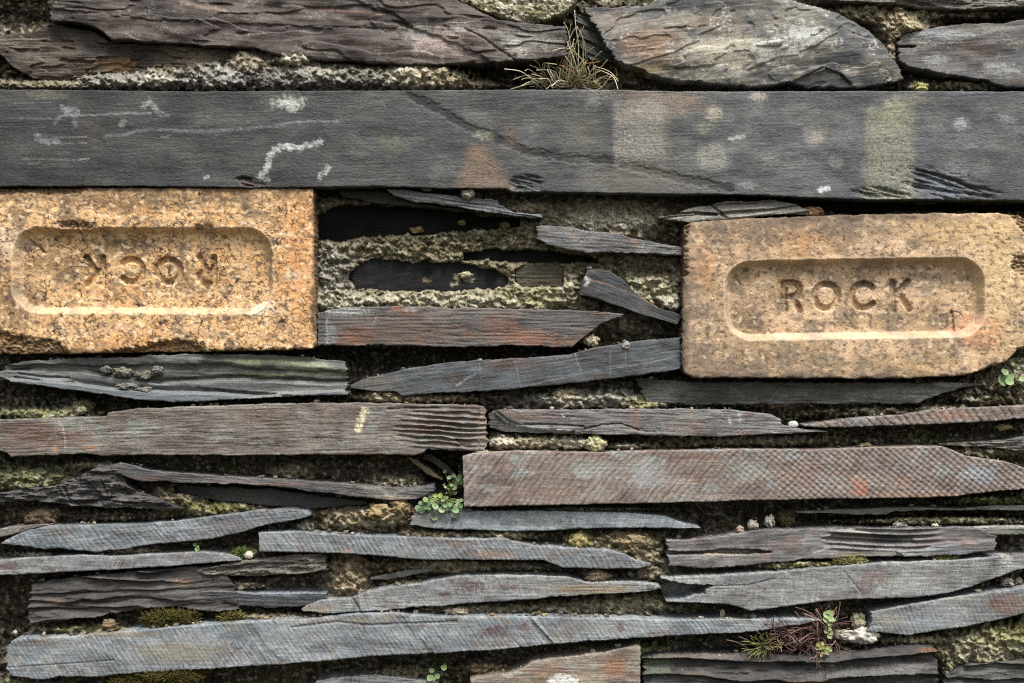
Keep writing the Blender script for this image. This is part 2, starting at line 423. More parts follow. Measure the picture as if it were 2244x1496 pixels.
stone('slate_stone', 'broad pale grey slate with tan patches and white lichen beside the grass tuft', 'slate',
      [(1282, 6), (1340, 12), (1420, 10), (1450, -12), (1560, -60), (1700, -30), (1730, 0), (1780, 10), (1850, 30), (1905, 62), (1932, 86), (1948, 102)],
      [(1352, 132), (1400, 150), (1450, 168), (1550, 180), (1650, 186), (1700, 181), (1735, 176), (1780, 187), (1870, 188), (1900, 185), (1960, 178), (1988, 170)],
      14, pal=((88, 86, 84), (120, 114, 105), (58, 58, 61), (132, 124, 112)), gr=.65, und=5, ang=-6, streak=.4, speck=1.2, r=4, rag=2.4, back=190, 
      tilt=(10, 4), lich=.85, split=top_right_parts, hfn=facets,
      steps=[([(1735, 182), (1775, 160), (1812, 150), (1850, 160), (1872, 180), (1872, 205), (1735, 205)], -6, 2, 2)],
      grooves=[([(1812, 148), (1845, 158), (1868, 180)], 2.5, 7, .5), ([(1738, 178), (1775, 160), (1805, 146)], 2.5, 5, .4)],
      blobs=[(1430, 95, 85, 42, (146, 116, 92), .7, .7, .4), (1350, 40, 55, 26, (124, 110, 100), .6, .7, .4), (1590, 110, 120, 50, (178, 168, 150), .8, .8, .5),
             (1420, 150, 60, 18, (128, 112, 66), .6, .7, .5), (1760, 75, 50, 30, (196, 194, 190), .85, .7, .7), (1700, 110, 70, 30, (184, 180, 172), .8, .7, .7),
             (1860, 70, 80, 40, (76, 78, 84), .6, .7, .4), (1440, 20, 60, 18, (70, 70, 76), .7, .7, .5), (1560, 50, 80, 26, (116, 96, 76), .6, .7, .5),
             (1830, 130, 70, 24, (72, 72, 76), .6, .7, .4), (1880, 175, 110, 14, (78, 78, 80), .7, .5, .3)],
      lines=[([(1640, 184), (1680, 180), (1730, 172)], 4, (196, 192, 184), .7)])
stone('slate_stone', 'dark ridged slate end in shade between the grass tuft and the broad pale slate', 'slate',
      [(1262, 34), (1282, 20), (1308, 16)], [(1272, 104), (1296, 134), (1352, 136)], -30, pal=((46, 45, 38), (58, 56, 46), (34, 33, 28)), gr=2, und=6, ang=24, streak=.4, r=4, rag=2, back=120, lay=(22, 8, .4))
stone('slate_stone', 'dark grey slate at the right edge with a pale split top in the uppermost course', 'slate',
      [(1968, 88), (1985, 74), (2060, 56), (2100, 50), (2200, 48), (2250, 40), (2310, 34)],
      [(1973, 132), (1990, 147), (2060, 160), (2150, 175), (2205, 192), (2250, 194), (2310, 196)],
      2, pal=((74, 72, 74), (92, 86, 84), (58, 54, 52), (100, 90, 82)), gr=.68, und=6, ang=-4, streak=.35, r=5, back=150, lich=.3, tilt=(0, 6),
      blobs=[(2050, 130, 30, 16, (150, 150, 146), .6, .6, .7), (2190, 155, 45, 18, (140, 140, 136), .6, .7, .7), (2060, 72, 90, 14, (128, 130, 130), .8, .6, .5),
             (2160, 62, 80, 10, (120, 116, 108), .6, .6, .4), (2130, 110, 80, 24, (98, 82, 72), .5, .8, .4)],
      steps=[([(1960, 60), (2060, 74), (2150, 76), (2200, 60), (2320, 52), (2320, 0), (1960, 0)], -7, 3, 4)], grooves=[([(1968, 101), (2005, 101)], 4, 12, .4)])
stone('slate_sliver', 'thin grey brown slate lying along the very top edge at the right', 'slate',
      [(1790, -46), (2000, -52), (2310, -50)], [(1800, -2), (1860, 3), (1950, 6), (2030, 17), (2110, 20), (2200, 15), (2310, 8)], 8,
      pal=((84, 80, 74), (104, 98, 90), (60, 54, 50)), gr=3, und=5, streak=.5, r=5, back=120, terr=(120, 4))

# --- the long lintel slate
def lintel_h(X, Y, h):
    m = blob(X, Y, 2080, 415, 110, 34, 14, .5, .3, 1) + blob(X, Y, 1155, 402, 38, 20, 0, .35, .2, 1) + blob(X, Y, 548, 398, 30, 12, 8, .4, .3, 1) + blob(X, Y, 1930, 424, 60, 14, 5, .4, .3, 1)
    m = np.clip(m, 0, 1)
    t = fbm(X / 60, (Y - .25 * X) / 8, 4, 77) * 3
    return h - m * (3 + 6 * (terrace(t, .2) * .5 + .6)) + 0.5 * fbm(X / 11, Y / 3, 3, 71)
def lintel_c(X, Y, c):
    n = fbm(X / 30, Y / 30, 4, 78); n2 = fbm(X / 5, Y / 5, 3, 79)
    c = c * ((.74 + .42 * ss(250, 1150, X + 60 * n) + (.36 * ss(1250, 1700, X)))[..., None] * np.array([1, 1, 1], np.float32) + ss(1400, 1800, X)[..., None] * np.array([-.02, 0, .06], np.float32))
    m = ss(1338, 1352, X + 6 * n) * ss(1475, 1445, X + 14 * n) * ss(205, 235, Y) * ss(385, 330, Y + 20 * n + .1 * (X - 1400))
    c = c * np.clip(1.03 + .6 * fbm(X / 110, Y / 70, 5, 83, .55), .5, 1.8)[..., None]
    cr = ss(-.35, .3, fbm(X / 7, Y / 6, 4, 82, .65))
    c = mix(c, (142, 134, 124), .9 * m * (.5 + .5 * cr) * np.clip(.75 + .8 * n2 + .5 * n, 0, 1))
    m = ss(1340, 1360, X) * ss(1620, 1440, X) * ss(352, 375, Y)
    c = mix(c, (92, 88, 80), .5 * m)
    m = ss(1880, 1910, X + 12 * n) * ss(2016, 1990, X + 10 * n) * ss(215, 250, Y + 16 * n)
    c = mix(c, (142, 139, 118), .9 * m * (.4 + .6 * cr) * np.clip(.75 + .7 * n2, 0, 1)); c = mix(c, (76, 76, 62), .45 * m * ss(.1, .45, fbm(X / 11, Y / 9, 3, 80)))
    m = ss(20, -14, poly_sd(X, Y, [(1034, 330), (1058, 322), (1092, 362), (1116, 414), (1000, 414)]) + 10 * n)
    c = mix(c, (126, 104, 86), .85 * m * (.35 + .65 * cr))
    return c
stone('lintel_slate', 'long smooth grey slate beam running the whole width above both stamped bricks', 'slate',
      [(-60, 195), (200, 197), (400, 200), (800, 198), (1200, 196), (1340, 196), (1500, 200), (1900, 199), (2310, 200)],
      [(-60, 408), (300, 408), (550, 411), (720, 410), (820, 408), (980, 412), (1110, 413), (1122, 420), (1190, 420), (1500, 425), (1640, 426), (1750, 432), (1900, 436), (2100, 437), (2310, 440)],
      22, pal=((60, 60, 61), (72, 71, 69), (54, 54, 56)), gr=.5, und=2, streak=.22, ang=-2, grain=.22, rag=.9, r=3.5, back=230, speck=1.0, hfn=lintel_h, cfn=lintel_c,
      blobs=[(1450, 230, 80, 40, (128, 112, 98), 0.42, 0.88, 0.42), (1385, 205, 40, 22, (70, 54, 46), 0.59, 0.75, 0.56),
             (1960, 250, 34, 40, (138, 130, 100), 0.51, 0.62, 0.56), (2010, 215, 40, 20, (110, 100, 84), 0.42, 0.88, 0.56),
             (1040, 335, 26, 22, (128, 92, 68), 0.51, 0.88, 0.42), (1120, 295, 22, 30, (116, 90, 72), 0.42, 0.95, 0.42),
             (860, 312, 44, 22, (108, 106, 90), 0.59, 0.88, 0.42, 15), (1060, 296, 28, 14, (128, 126, 110), 0.59, 0.75, 0.56), (630, 222, 46, 15, (176, 174, 166), 0.68, 0.88, 0.70, -5),
             (640, 232, 24, 14, (190, 188, 180), 0.51, 0.62, 0.70), (100, 208, 50, 12, (122, 118, 100), 0.59, 0.75, 0.70), (200, 290, 34, 60, (86, 78, 68), 0.51, 0.88, 0.42),
             (420, 300, 16, 50, (92, 86, 74), 0.34, 0.95, 0.42), (440, 260, 24, 20, (98, 96, 84), 0.42, 0.88, 0.56), (215, 400, 50, 16, (104, 100, 90), 0.51, 0.88, 0.42),
             (1560, 345, 42, 36, (122, 118, 108), 0.59, 0.50, 0.21), (1565, 248, 20, 20, (140, 130, 116), 0.64, 0.50, 0.42), (1545, 280, 30, 16, (110, 108, 92), 0.42, 0.75, 0.56),
             (1660, 212, 22, 12, (142, 128, 118), 0.59, 0.62, 0.42), (1500, 225, 60, 22, (118, 98, 82), 0.47, 0.88, 0.56), (1785, 296, 34, 24, (110, 104, 96), 0.55, 0.50, 0.28),
             (1790, 300, 15, 12, (132, 118, 104), 0.42, 0.62, 0.42), (1832, 355, 22, 16, (122, 120, 114), 0.59, 0.62, 0.42), (2105, 270, 17, 17, (146, 146, 146), 0.59, 0.75, 0.42),
             (2205, 260, 24, 10, (126, 126, 124), 0.42, 0.75, 0.56), (2085, 375, 34, 20, (116, 116, 116), 0.51, 0.88, 0.70), (1640, 405, 26, 12, (112, 110, 102), 0.42, 0.75, 0.42),
             (1690, 345, 24, 22, (98, 98, 90), 0.42, 0.88, 0.42), (1310, 205, 50, 16, (120, 114, 106), 0.51, 0.88, 0.56), (1300, 226, 22, 18, (128, 126, 122), 0.51, 0.75, 0.56),
             (1270, 300, 60, 60, (92, 88, 76), 0.42, 0.95, 0.42), (1350, 390, 120, 30, (94, 88, 78), 0.42, 0.95, 0.42), (155, 240, 18, 8, (128, 128, 130), 0.68, 0.62, 0.75),
             (1860, 300, 40, 40, (92, 90, 88), 0.38, 0.88, 0.56), (2075, 412, 70, 26, (82, 86, 92), 0.68, 0.75, 0.42, 12), (1155, 402, 36, 18, (54, 54, 56), 0.68, 0.50, 0.42), (548, 404, 26, 8, (84, 60, 56), 0.68, 0.62, 0.56)],
      lines=[([(560, 395), (575, 385), (585, 365), (590, 345), (600, 328), (625, 320), (655, 324), (680, 316), (702, 310)], 9.5, (186, 186, 184), 0.90),
             ([(566, 396), (586, 392)], 8.1, (180, 180, 178), 0.76), ([(700, 388), (712, 378), (720, 366)], 8.1, (168, 168, 164), 0.76),
             ([(230, 298), (270, 296), (300, 286), (360, 284), (450, 288), (540, 282), (620, 272), (670, 264), (740, 266)], 4.9, (132, 136, 142), 0.54),
             ([(130, 254), (200, 252), (280, 248), (330, 248)], 3.3, (150, 152, 154), 0.51), ([(118, 300), (190, 299)], 2.4, (160, 160, 160), 0.54),
             ([(120, 314), (190, 313)], 2.4, (160, 160, 160), 0.54), ([(0, 259), (110, 259)], 2.2, (130, 132, 134), 0.41), ([(50, 348), (170, 350), (195, 346)], 2.6, (150, 152, 152), 0.54),
             ([(40, 238), (90, 237)], 2.2, (130, 132, 134), 0.41), ([(30, 226), (110, 224)], 2.2, (140, 140, 138), 0.41), ([(60, 360), (85, 358), (90, 345)], 2.4, (130, 132, 132), 0.48),
             ([(0, 277), (100, 278)], 1.9, (112, 114, 114), 0.41), ([(85, 300), (95, 308), (125, 308)], 10.8, (136, 138, 138), 0.76),
             ([(138, 235), (150, 246), (160, 252), (168, 248)], 9.5, (138, 140, 142), 0.76), ([(120, 270), (130, 258)], 5.4, (128, 130, 132), 0.48), ([(162, 270), (168, 275)], 8.1, (128, 130, 132), 0.66),
             ([(316, 232), (328, 222), (340, 236), (350, 246)], 9.5, (150, 150, 148), 0.71), ([(352, 252), (370, 252)], 5.4, (148, 148, 146), 0.48), ([(266, 276), (270, 266)], 8.1, (146, 146, 144), 0.71),
             ([(355, 300), (372, 298)], 4.3, (150, 150, 150), 0.48), ([(448, 390), (456, 388)], 5.4, (196, 196, 192), 0.54), ([(1798, 416), (1815, 412)], 8.1, (190, 190, 188), 0.66),
             ([(1598, 303), (1630, 298)], 5.4, (160, 160, 158), 0.48)],
      grooves=[([(900, 210), (960, 240), (1020, 275), (1090, 305), (1150, 330), (1230, 346), (1330, 352), (1400, 368), (1460, 385), (1540, 400), (1600, 414)], 14, 2, .6),
               ([(2010, 372), (2060, 384), (2100, 398), (2150, 420)], 4, 5, .3), ([(2000, 408), (2060, 416), (2130, 426)], 3.5, 4, .3)])

# --- stamped bricks
def rrect(X, Y, cx, cy, hx, hy, r, ang):
    x, y = rotc(X - cx, Y - cy, ang)
    qx = np.abs(x) - hx + r; qy = np.abs(y) - hy + r
    return np.sqrt(np.maximum(qx, 0) ** 2 + np.maximum(qy, 0) ** 2) + np.minimum(np.maximum(qx, qy), 0) - r
def arc_pts(cx, cy, r, a0, a1, n=14):
    return [(cx + r * math.cos(math.radians(a0 + (a1 - a0) * i / n)), cy + r * math.sin(math.radians(a0 + (a1 - a0) * i / n))) for i in range(n + 1)]
GLYPH = {'R': [[(.12, 0), (.12, 1)], [(.12, 1), (.42, 1)] + arc_pts(.42, .75, .25, 90, -90, 8) + [(.12, .5)], [(.4, .5), (.66, 0)]],
         'O': [arc_pts(.45, .5, .43, 0, 360, 24)], 'C': [arc_pts(.47, .5, .43, 42, 318, 20)],
         'K': [[(.12, 0), (.12, 1)], [(.12, .42), (.68, 1)], [(.32, .6), (.72, 0)]]}
def glyph_d(X, Y, g, x0, y0, hh, ang, flip):
    """distance in pixels to a letter's strokes; (x0, y0) is the foot of its left side"""
    x, y = rotc(X - x0, Y - y0, ang + (180 if flip else 0))
    d = np.full(X.shape, 1e9, np.float32)
    near = (x > -20) & (x < hh * 1.2) & (-y > -20) & (-y < hh * 1.4)
    if near.any():
        dd = np.full(int(near.sum()), 1e9, np.float32)
        for k, s in enumerate(GLYPH[g]):
            t = line_d(x[near] / hh, -y[near] / hh, s) * hh
            dd = np.minimum(dd, t + (3.2 if len(s) == 2 and abs(s[0][1] - s[1][1]) < .01 and k > 1 and g in 'RK' else 0))
        d[near] = dd
    return d
LET_L = [('R', 470, 563, 58, 0, True), ('O', 390, 563, 59, 0, True), ('C', 308, 563, 58, 0, True), ('K', 224, 563, 59, 0, True)]
LET_R = [('R', 1717, 681, 62, -1, False), ('O', 1789, 680, 62, -1, False), ('C', 1871, 679, 62, -1, False), ('K', 1957, 678, 61, -1, False)]
def frog_L(X, Y): return rrect(X, Y, 312, 592, 285, 94, 58, .2) + 3.5 * fbm(X / 26, Y / 26, 4, 31) + 9 * blob(X, Y, 165, 492, 60, 12, 0, .5, .3)
def frog_R(X, Y): return rrect(X, Y, 1874, 654, 285, 87, 58, -.9) + 2.2 * fbm(X / 26, Y / 26, 4, 33)
def make_brick_h(frog, letters, slope, depth, marks, chips):
    def f(X, Y, h):
        s = frog(X, Y)
        h = h - depth * ss(2.0, -slope, s)
        for L in letters:
            g = glyph_d(X, Y, *L)
            h = h - 11 * ss(9.0, 3.6, g + 1.2 * fbm(X / 6, Y / 6, 2, 41))
        for pts, w, dd in marks:
            h = h - dd * (1 - ss(w * .3, w, line_d(X, Y, pts)))
        for pts, dd in chips:
            sd_ = poly_sd(X, Y, pts) + 9 * fbm(X / 17, Y / 13, 4, 43)
            m = ss(7, -7, sd_)
            h = h - m * (dd + 7 * fbm(X / 9, Y / 7, 4, 44))
        h = h + .9 * fbm(X / 14, Y / 14, 4, 45) - 1.6 * ss(.42, .7, fbm(X / 7, Y / 7, 3, 46))
        return h
    return f
def brick_col(kind, chips, seed):
    def f(X, Y, c):
        n = fbm(X / 75, Y / 60, 4, seed + 1)
        if kind == 'L':
            c = mix(c, (190, 150, 104), ss(-.15, .4, n)); c = mix(c, (128, 108, 86), .85 * ss(.02, .45, fbm(X / 50, Y / 36, 4, seed + 2)))
            c = mix(c, (202, 148, 98), .7 * blob(X, Y, 655, 560, 45, 200, 0, .8, .4)); c = mix(c, (208, 152, 98), .6 * blob(X, Y, 300, 755, 90, 25, 0, .7, .4))
            c = mix(c, (196, 172, 146), .8 * blob(X, Y, 10, 530, 50, 45, 0, .7, .5)); c = mix(c, (222, 206, 180), .9 * blob(X, Y, 575, 675, 28, 16, -20, .6, .6))
            c = mix(c, (206, 186, 158), .7 * blob(X, Y, 640, 605, 22, 12, 0, .6, .5))
            c = mix(c, (96, 80, 62), .7 * blob(X, Y, 30, 660, 70, 60, 0, .9, .5)); c = mix(c, (92, 76, 54), .65 * blob(X, Y, 140, 575, 120, 30, 0, .9, .6))
            c = mix(c, (112, 90, 66), .6 * blob(X, Y, 300, 440, 330, 22, 0, .9, .6)); c = mix(c, (98, 82, 60), .6 * blob(X, Y, 240, 540, 120, 26, 0, .9, .6))
            c = mix(c, (124, 100, 72), .5 * blob(X, Y, 430, 610, 90, 34, 0, .9, .5))
            wx = X + 7 * fbm(X / 16, Y / 16, 3, seed + 5); wy = Y + 7 * fbm(X / 16, Y / 16, 3, seed + 6)
            cr = np.abs(perlin(wx / 21, wy / 19, seed + 7)); cr2 = np.abs(perlin(wx / 13, wy / 10, seed + 8))
            m = ss(.10, .0, cr) * .9 + ss(.09, .0, cr2) * .6
            c = mix(c, (52, 42, 34), np.clip(m * 1.2, 0, 1) * (.5 + .7 * ss(-.2, .3, fbm(X / 45, Y / 45, 3, seed + 9))))
        else:
            c = mix(c, (158, 134, 104), ss(-.25, .35, n)); c = mix(c, (122, 108, 92), .85 * ss(-.05, .4, fbm(X / 60, Y / 44, 4, seed + 2)))
            c = mix(c, (180, 138, 98), .7 * blob(X, Y, 1760, 530, 70, 40, 0, .8, .5)); c = mix(c, (184, 136, 94), .7 * blob(X, Y, 1540, 590, 30, 50, 0, .8, .5))
            c = mix(c, (128, 104, 84), .7 * blob(X, Y, 1640, 500, 130, 34, 0, .8, .5)); c = mix(c, (112, 98, 80), .7 * blob(X, Y, 1850, 500, 60, 34, 0, .8, .5))
            c = mix(c, (198, 170, 128), .8 * blob(X, Y, 2190, 600, 70, 170, 0, .7, .5)); c = mix(c, (200, 168, 122), .75 * blob(X, Y, 2080, 500, 160, 28, 0, .8, .5))
            c = mix(c, (182, 124, 90), .6 * blob(X, Y, 2150, 725, 60, 44, 0, .8, .6)); c = mix(c, (160, 88, 58), .7 * blob(X, Y, 2097, 724, 9, 10, 0, .6, .4))
            c = mix(c, (104, 88, 72), .65 * blob(X, Y, 1640, 690, 50, 60, 0, .9, .5)); c = mix(c, (120, 102, 84), .6 * blob(X, Y, 1640, 790, 150, 34, 0, .9, .5))
            c = mix(c, (196, 164, 118), .6 * blob(X, Y, 1970, 800, 180, 22, 0, .9, .5))
            c = mix(c, (168, 84, 50), .9 * ss(.7, .9, perlin(X / 5, Y / 5, seed + 12)) * blob(X, Y, 2110, 690, 90, 90, 0, .9, .5))
            m = ss(.06, 0, np.abs(perlin(X / 12 + .8 * fbm(X / 9, Y / 9, 2, seed), Y / 8, seed + 8))) * ss(.0, .35, fbm(X / 26, Y / 26, 3, seed + 9))
            c = mix(c, (64, 54, 44), .8 * m)
        fr = (frog_L if kind == 'L' else frog_R)(X, Y); lip = ss(-17, -11, fr) * ss(6, 1, fr)        # the rim of the frog: specks rubbed off, strong light painted in
        c0 = c
        sp = fbm(X / 6.5, Y / 5.5, 3, seed + 10)
        c = mix(c, (50, 40, 32), .85 * (1 if kind == 'L' else .75) * ss(.34 if kind == 'L' else .38, .54 if kind == 'L' else .56, sp + .3 * fbm(X / 60, Y / 50, 3, seed + 11)))
        c = mix(c, (74, 64, 58), .65 * ss(.12, .42, fbm(X / 13, Y / 10, 3, seed + 14) + .25 * fbm(X / 70, Y / 40, 2, seed + 15)))
        c = mix(c, (232, 210, 176) if kind == 'L' else (212, 192, 162), .5 * ss(.2, .5, fbm(X / 16, Y / 13, 3, seed + 13)))
        c = mix(c + (c0 - c) * (.7 * lip)[..., None], (220, 200, 172), .25 * lip)  # fewer specks on the rim, then a paler tint imitating bright light
        # grime along the edges
        ed = fbm(X / 40, Y / 30, 4, seed + 20)
        if kind == 'R':
            e = np.minimum(np.minimum(X - 1496, 830 - Y), Y - 470)
            c = mix(c, (112, 100, 88), .75 * ss(70, 0, e + 60 * ed) * ss(2200, 1900, X))
            c = mix(c, (72, 62, 52), .7 * ss(16, 0, e + 16 * ed) * ss(2200, 1900, X))
        else:
            e = np.minimum(np.minimum(688 - X, 770 - Y), Y - 412)
            c = mix(c, (110, 92, 72), .6 * ss(40, 0, Y - 412 + 50 * ed)); c = mix(c, (64, 54, 42), .7 * ss(10, 0, e + 14 * ed))
        for pts, dd in chips:
            m = ss(7, -7, poly_sd(X, Y, pts) + 9 * fbm(X / 17, Y / 13, 4, 43))
            c = mix(c, (128, 102, 72) if dd > 9 else (92, 72, 48), m * .6); c = mix(c, (48, 40, 32), m * .75 * ss(0, .4, fbm(X / 7, Y / 5, 3, seed + 16)))
        return c
    return f
CH_L = [([(-90, 722), (0, 726), (60, 740), (130, 752), (150, 772), (160, 800), (-90, 800)], 9), ([(225, 772), (290, 766), (320, 758), (360, 748), (410, 746), (440, 758), (450, 772), (700, 766), (700, 800), (225, 800)], 16),
        ([(128, 492), (150, 486), (180, 484), (205, 492), (200, 503), (128, 503)], 9), ([(430, 494), (450, 491), (462, 496), (450, 502), (430, 502)], 6), ([(-90, 405), (-90, 432), (40, 422), (140, 424), (190, 416), (200, 400)], 10)]
CH_R = [([(2110, 832), (2150, 815), (2215, 792), (2240, 762), (2300, 740), (2300, 850), (2110, 850)], 30), ([(2244, 440), (2190, 455), (2225, 480), (2255, 520), (2300, 540), (2300, 440)], 8),
        ([(2225, 560), (2216, 580), (2226, 600), (2300, 600), (2300, 560)], 9), ([(1490, 480), (1515, 480), (1503, 520), (1503, 600), (1490, 600)], 9)]
MK_L = [([(57, 524), (74, 538), (90, 552)], 4.5, 5), (arc_pts(548, 637, 20, 0, 360, 20), 2.4, 1.4), ([(542, 620), (549, 652)], 3.2, 3)]
MK_R = [([(2093, 682), (2097, 726)], 5, 5), (arc_pts(2100, 702, 19, -120, 60, 12), 2.4, 1.4), (arc_pts(1638, 605, 21, 0, 360, 20), 2.2, 1.4), ([(1640, 590), (1634, 615)], 2.4, 2)]
def brick_split(frog, letters):
    def f(X, Y):
        r = [('frog_panel', 0, frog(X, Y) < -1)]
        for L in letters: r.append(('letter', 1, glyph_d(X, Y, *L) < 7.0))
        return r
    return f
stone('stamped_brick', 'yellow crazed firebrick set upside down so that its stamped ROCK reads inverted', 'brick',
      [(-74, 411), (200, 411), (500, 411), (686, 412)], [(-74, 776), (100, 776), (200, 775), (300, 772), (450, 771), (600, 768), (680, 765), (694, 758)],
      16, mat=M_BRICK, step=1.5, r=7, rag=1.2, gr=0, und=1.5, streak=0, grain=.10, speck=.2, pal=((212, 175, 129), (204, 166, 120), (198, 164, 126)),
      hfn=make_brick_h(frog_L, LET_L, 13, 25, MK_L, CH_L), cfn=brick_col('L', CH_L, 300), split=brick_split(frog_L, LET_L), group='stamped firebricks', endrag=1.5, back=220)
stone('stamped_brick', 'buff firebrick with a broken right end and upright stamped word ROCK', 'brick',
      [(1500, 494), (1520, 487), (1600, 480), (1850, 471), (2060, 466), (2190, 467), (2235, 472), (2262, 484)],
      [(1494, 796), (1500, 814), (1520, 828), (1700, 829), (1900, 830), (2080, 826), (2120, 821), (2200, 796), (2232, 770), (2262, 742)],
      20, mat=M_BRICK, step=1.5, r=9, rag=1.4, gr=0, und=2, streak=0, grain=.10, speck=.2, pal=((194, 166, 134), (182, 155, 126), (164, 142, 120)),
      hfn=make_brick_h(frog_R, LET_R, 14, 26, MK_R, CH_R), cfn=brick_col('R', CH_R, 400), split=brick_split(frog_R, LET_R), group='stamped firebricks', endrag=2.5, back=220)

# --- between the bricks
stone('slate_sliver', 'thin splintered grey slate poking out just under the lintel between the two bricks', 'slate',
      [(846, 415), (862, 412), (935, 422), (1017, 432), (1078, 436), (1092, 441), (1094, 449), (1129, 466), (1189, 469)],
      [(850, 421), (880, 433), (905, 442), (942, 444), (998, 452), (1073, 465), (1122, 471), (1160, 476), (1188, 477)],
      2, pal=((102, 102, 104), (122, 121, 120), (80, 80, 82)), gr=2.4, und=3, ang=8, streak=.4, r=2.5, rag=1.6, back=70, lay=(9, 3, .8),
      lines=[([(1070, 444), (1100, 450)], 2.5, (40, 38, 36), .8), ([(1050, 455), (1120, 466), (1180, 470)], 3, (150, 150, 150), .6)])
stone('slate_sliver', 'long olive brown slate edge behind the splintered sliver under the lintel', 'slate',
      [(740, 414), (800, 418), (850, 424), (905, 444), (1000, 456), (1080, 468)], [(745, 428), (800, 440), (870, 449), (960, 456), (1040, 466), (1082, 473)],
      -26, pal=((52, 48, 38), (66, 62, 50), (38, 36, 30)), gr=2, ang=6, r=3, back=90)
stone('slate_stone', 'large black recessed slate high in the hollow between the bricks with tan mortar dabs', 'slate',
      [(694, 470), (740, 450), (800, 446), (900, 452), (1000, 462), (1080, 474), (1140, 476)], [(697, 528), (740, 532), (800, 521), (900, 518), (1000, 508), (1080, 504), (1138, 498)],
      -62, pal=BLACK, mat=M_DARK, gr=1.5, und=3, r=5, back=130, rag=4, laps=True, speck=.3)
stone('slate_stone', 'grey pointed slate wedged against the left side of the upright stamped brick', 'slate',
      [(1174, 497), (1195, 496), (1240, 498), (1290, 505), (1350, 513), (1400, 525), (1440, 534), (1497, 543)],
      [(1180, 524), (1200, 536), (1240, 545), (1290, 554), (1360, 554), (1430, 556), (1497, 559)],
      -4, pal=((90, 89, 90), (108, 105, 103), (74, 70, 68), (104, 82, 68)), gr=1.6, ang=4, streak=.3, r=3.5, rag=2, back=110, endrag=6,
      lines=[([(1410, 532), (1405, 552)], 2, (150, 150, 150), .6), ([(1430, 536), (1418, 554)], 1.6, (140, 140, 140), .6)])
stone('slate_stone', 'thin black recessed slate below the grey pointed slate in the hollow', 'slate',
      [(1015, 552), (1080, 547), (1160, 546), (1240, 552), (1312, 566)], [(1018, 572), (1100, 575), (1180, 576), (1250, 577), (1310, 576)],
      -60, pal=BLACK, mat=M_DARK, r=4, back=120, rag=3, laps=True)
stone('slate_stone', 'black smooth recessed slate ringed by pale mortar midway between the bricks', 'slate',
      [(764, 600), (780, 586), (800, 574), (830, 568), (900, 573), (1000, 573), (1060, 585), (1112, 606)],
      [(772, 618), (780, 632), (830, 637), (880, 639), (1000, 639), (1080, 634), (1114, 624)],
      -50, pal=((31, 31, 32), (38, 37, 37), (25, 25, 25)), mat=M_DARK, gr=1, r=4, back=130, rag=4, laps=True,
      lines=[([(1000, 608), (1015, 604), (1030, 612)], 9, (150, 144, 118), .8), ([(932, 614), (940, 614)], 8, (120, 104, 84), .8), ([(992, 624), (1000, 622)], 6, (150, 146, 128), .8)])
stone('slate_stone', 'small olive brown recessed slate at the right end of the black slate', 'slate',
      [(1128, 588), (1160, 580), (1200, 578), (1236, 584)], [(1132, 622), (1160, 630), (1200, 632), (1234, 628)], -44, pal=((58, 54, 40), (74, 68, 50), (44, 40, 32)), gr=2.5, r=6, back=100, rag=3, laps=True)
stone('slate_stone', 'dark axe shaped slate wedge sloping down towards the upright brick', 'slate',
      [(1269, 642), (1276, 618), (1287, 592), (1313, 589), (1336, 593), (1365, 611), (1391, 640), (1420, 660), (1447, 676), (1494, 690)],
      [(1271, 645), (1290, 651), (1316, 659), (1391, 684), (1440, 698), (1474, 709), (1483, 712), (1494, 694)],
      2, pal=((57, 57, 60), (71, 70, 73), (47, 46, 46), (71, 60, 53)), gr=.8, ang=22, streak=.25, r=2.5, rag=1.2, back=90, endrag=2,
      lines=[([(1285, 612), (1330, 622), (1400, 650), (1440, 672)], 2.2, (134, 104, 80), .8), ([(1283, 606), (1288, 614), (1284, 624)], 6, (186, 180, 172), .9), ([(1400, 640), (1440, 668)], 2, (140, 138, 134), .6)])
stone('slate_stone', 'rust stained grey slate with a pointed right tip in the hollow between the bricks', 'slate',
      [(697, 686), (720, 680), (760, 673), (860, 670), (1000, 673), (1100, 676), (1250, 679), (1310, 684), (1368, 688)],
      [(697, 758), (800, 757), (900, 757), (1000, 761), (1100, 756), (1200, 761), (1253, 760), (1285, 735), (1320, 708), (1368, 693)],
      10, pal=((80, 74, 72), (96, 88, 84), (66, 62, 62), (104, 76, 60)), gr=1.6, und=2.5, streak=.42, r=4, rag=1.6, back=150,
      blobs=[(780, 735, 50, 25, (116, 80, 62), .7, .7, .4), (900, 725, 120, 40, (98, 76, 66), .6, .8, .4), (1090, 715, 50, 40, (112, 80, 66), .6, .7, .4), (1160, 740, 70, 24, (124, 84, 64), .75, .7, .4),
             (870, 676, 14, 7, (134, 88, 66), .8, .5, .3), (760, 682, 60, 9, (150, 150, 148), .8, .6, .5), (725, 735, 20, 30, (112, 112, 114), .8, .6, .4), (705, 720, 12, 40, (60, 60, 64), .7, .5, .3),
             (900, 678, 18, 7, (150, 148, 144), .7, .5, .5), (1220, 700, 90, 25, (84, 84, 86), .7, .8, .3)],
      lines=[([(716, 700), (716, 750)], 3, (150, 150, 148), .6), ([(826, 690), (818, 712)], 2, (140, 136, 134), .6)], speck=1)
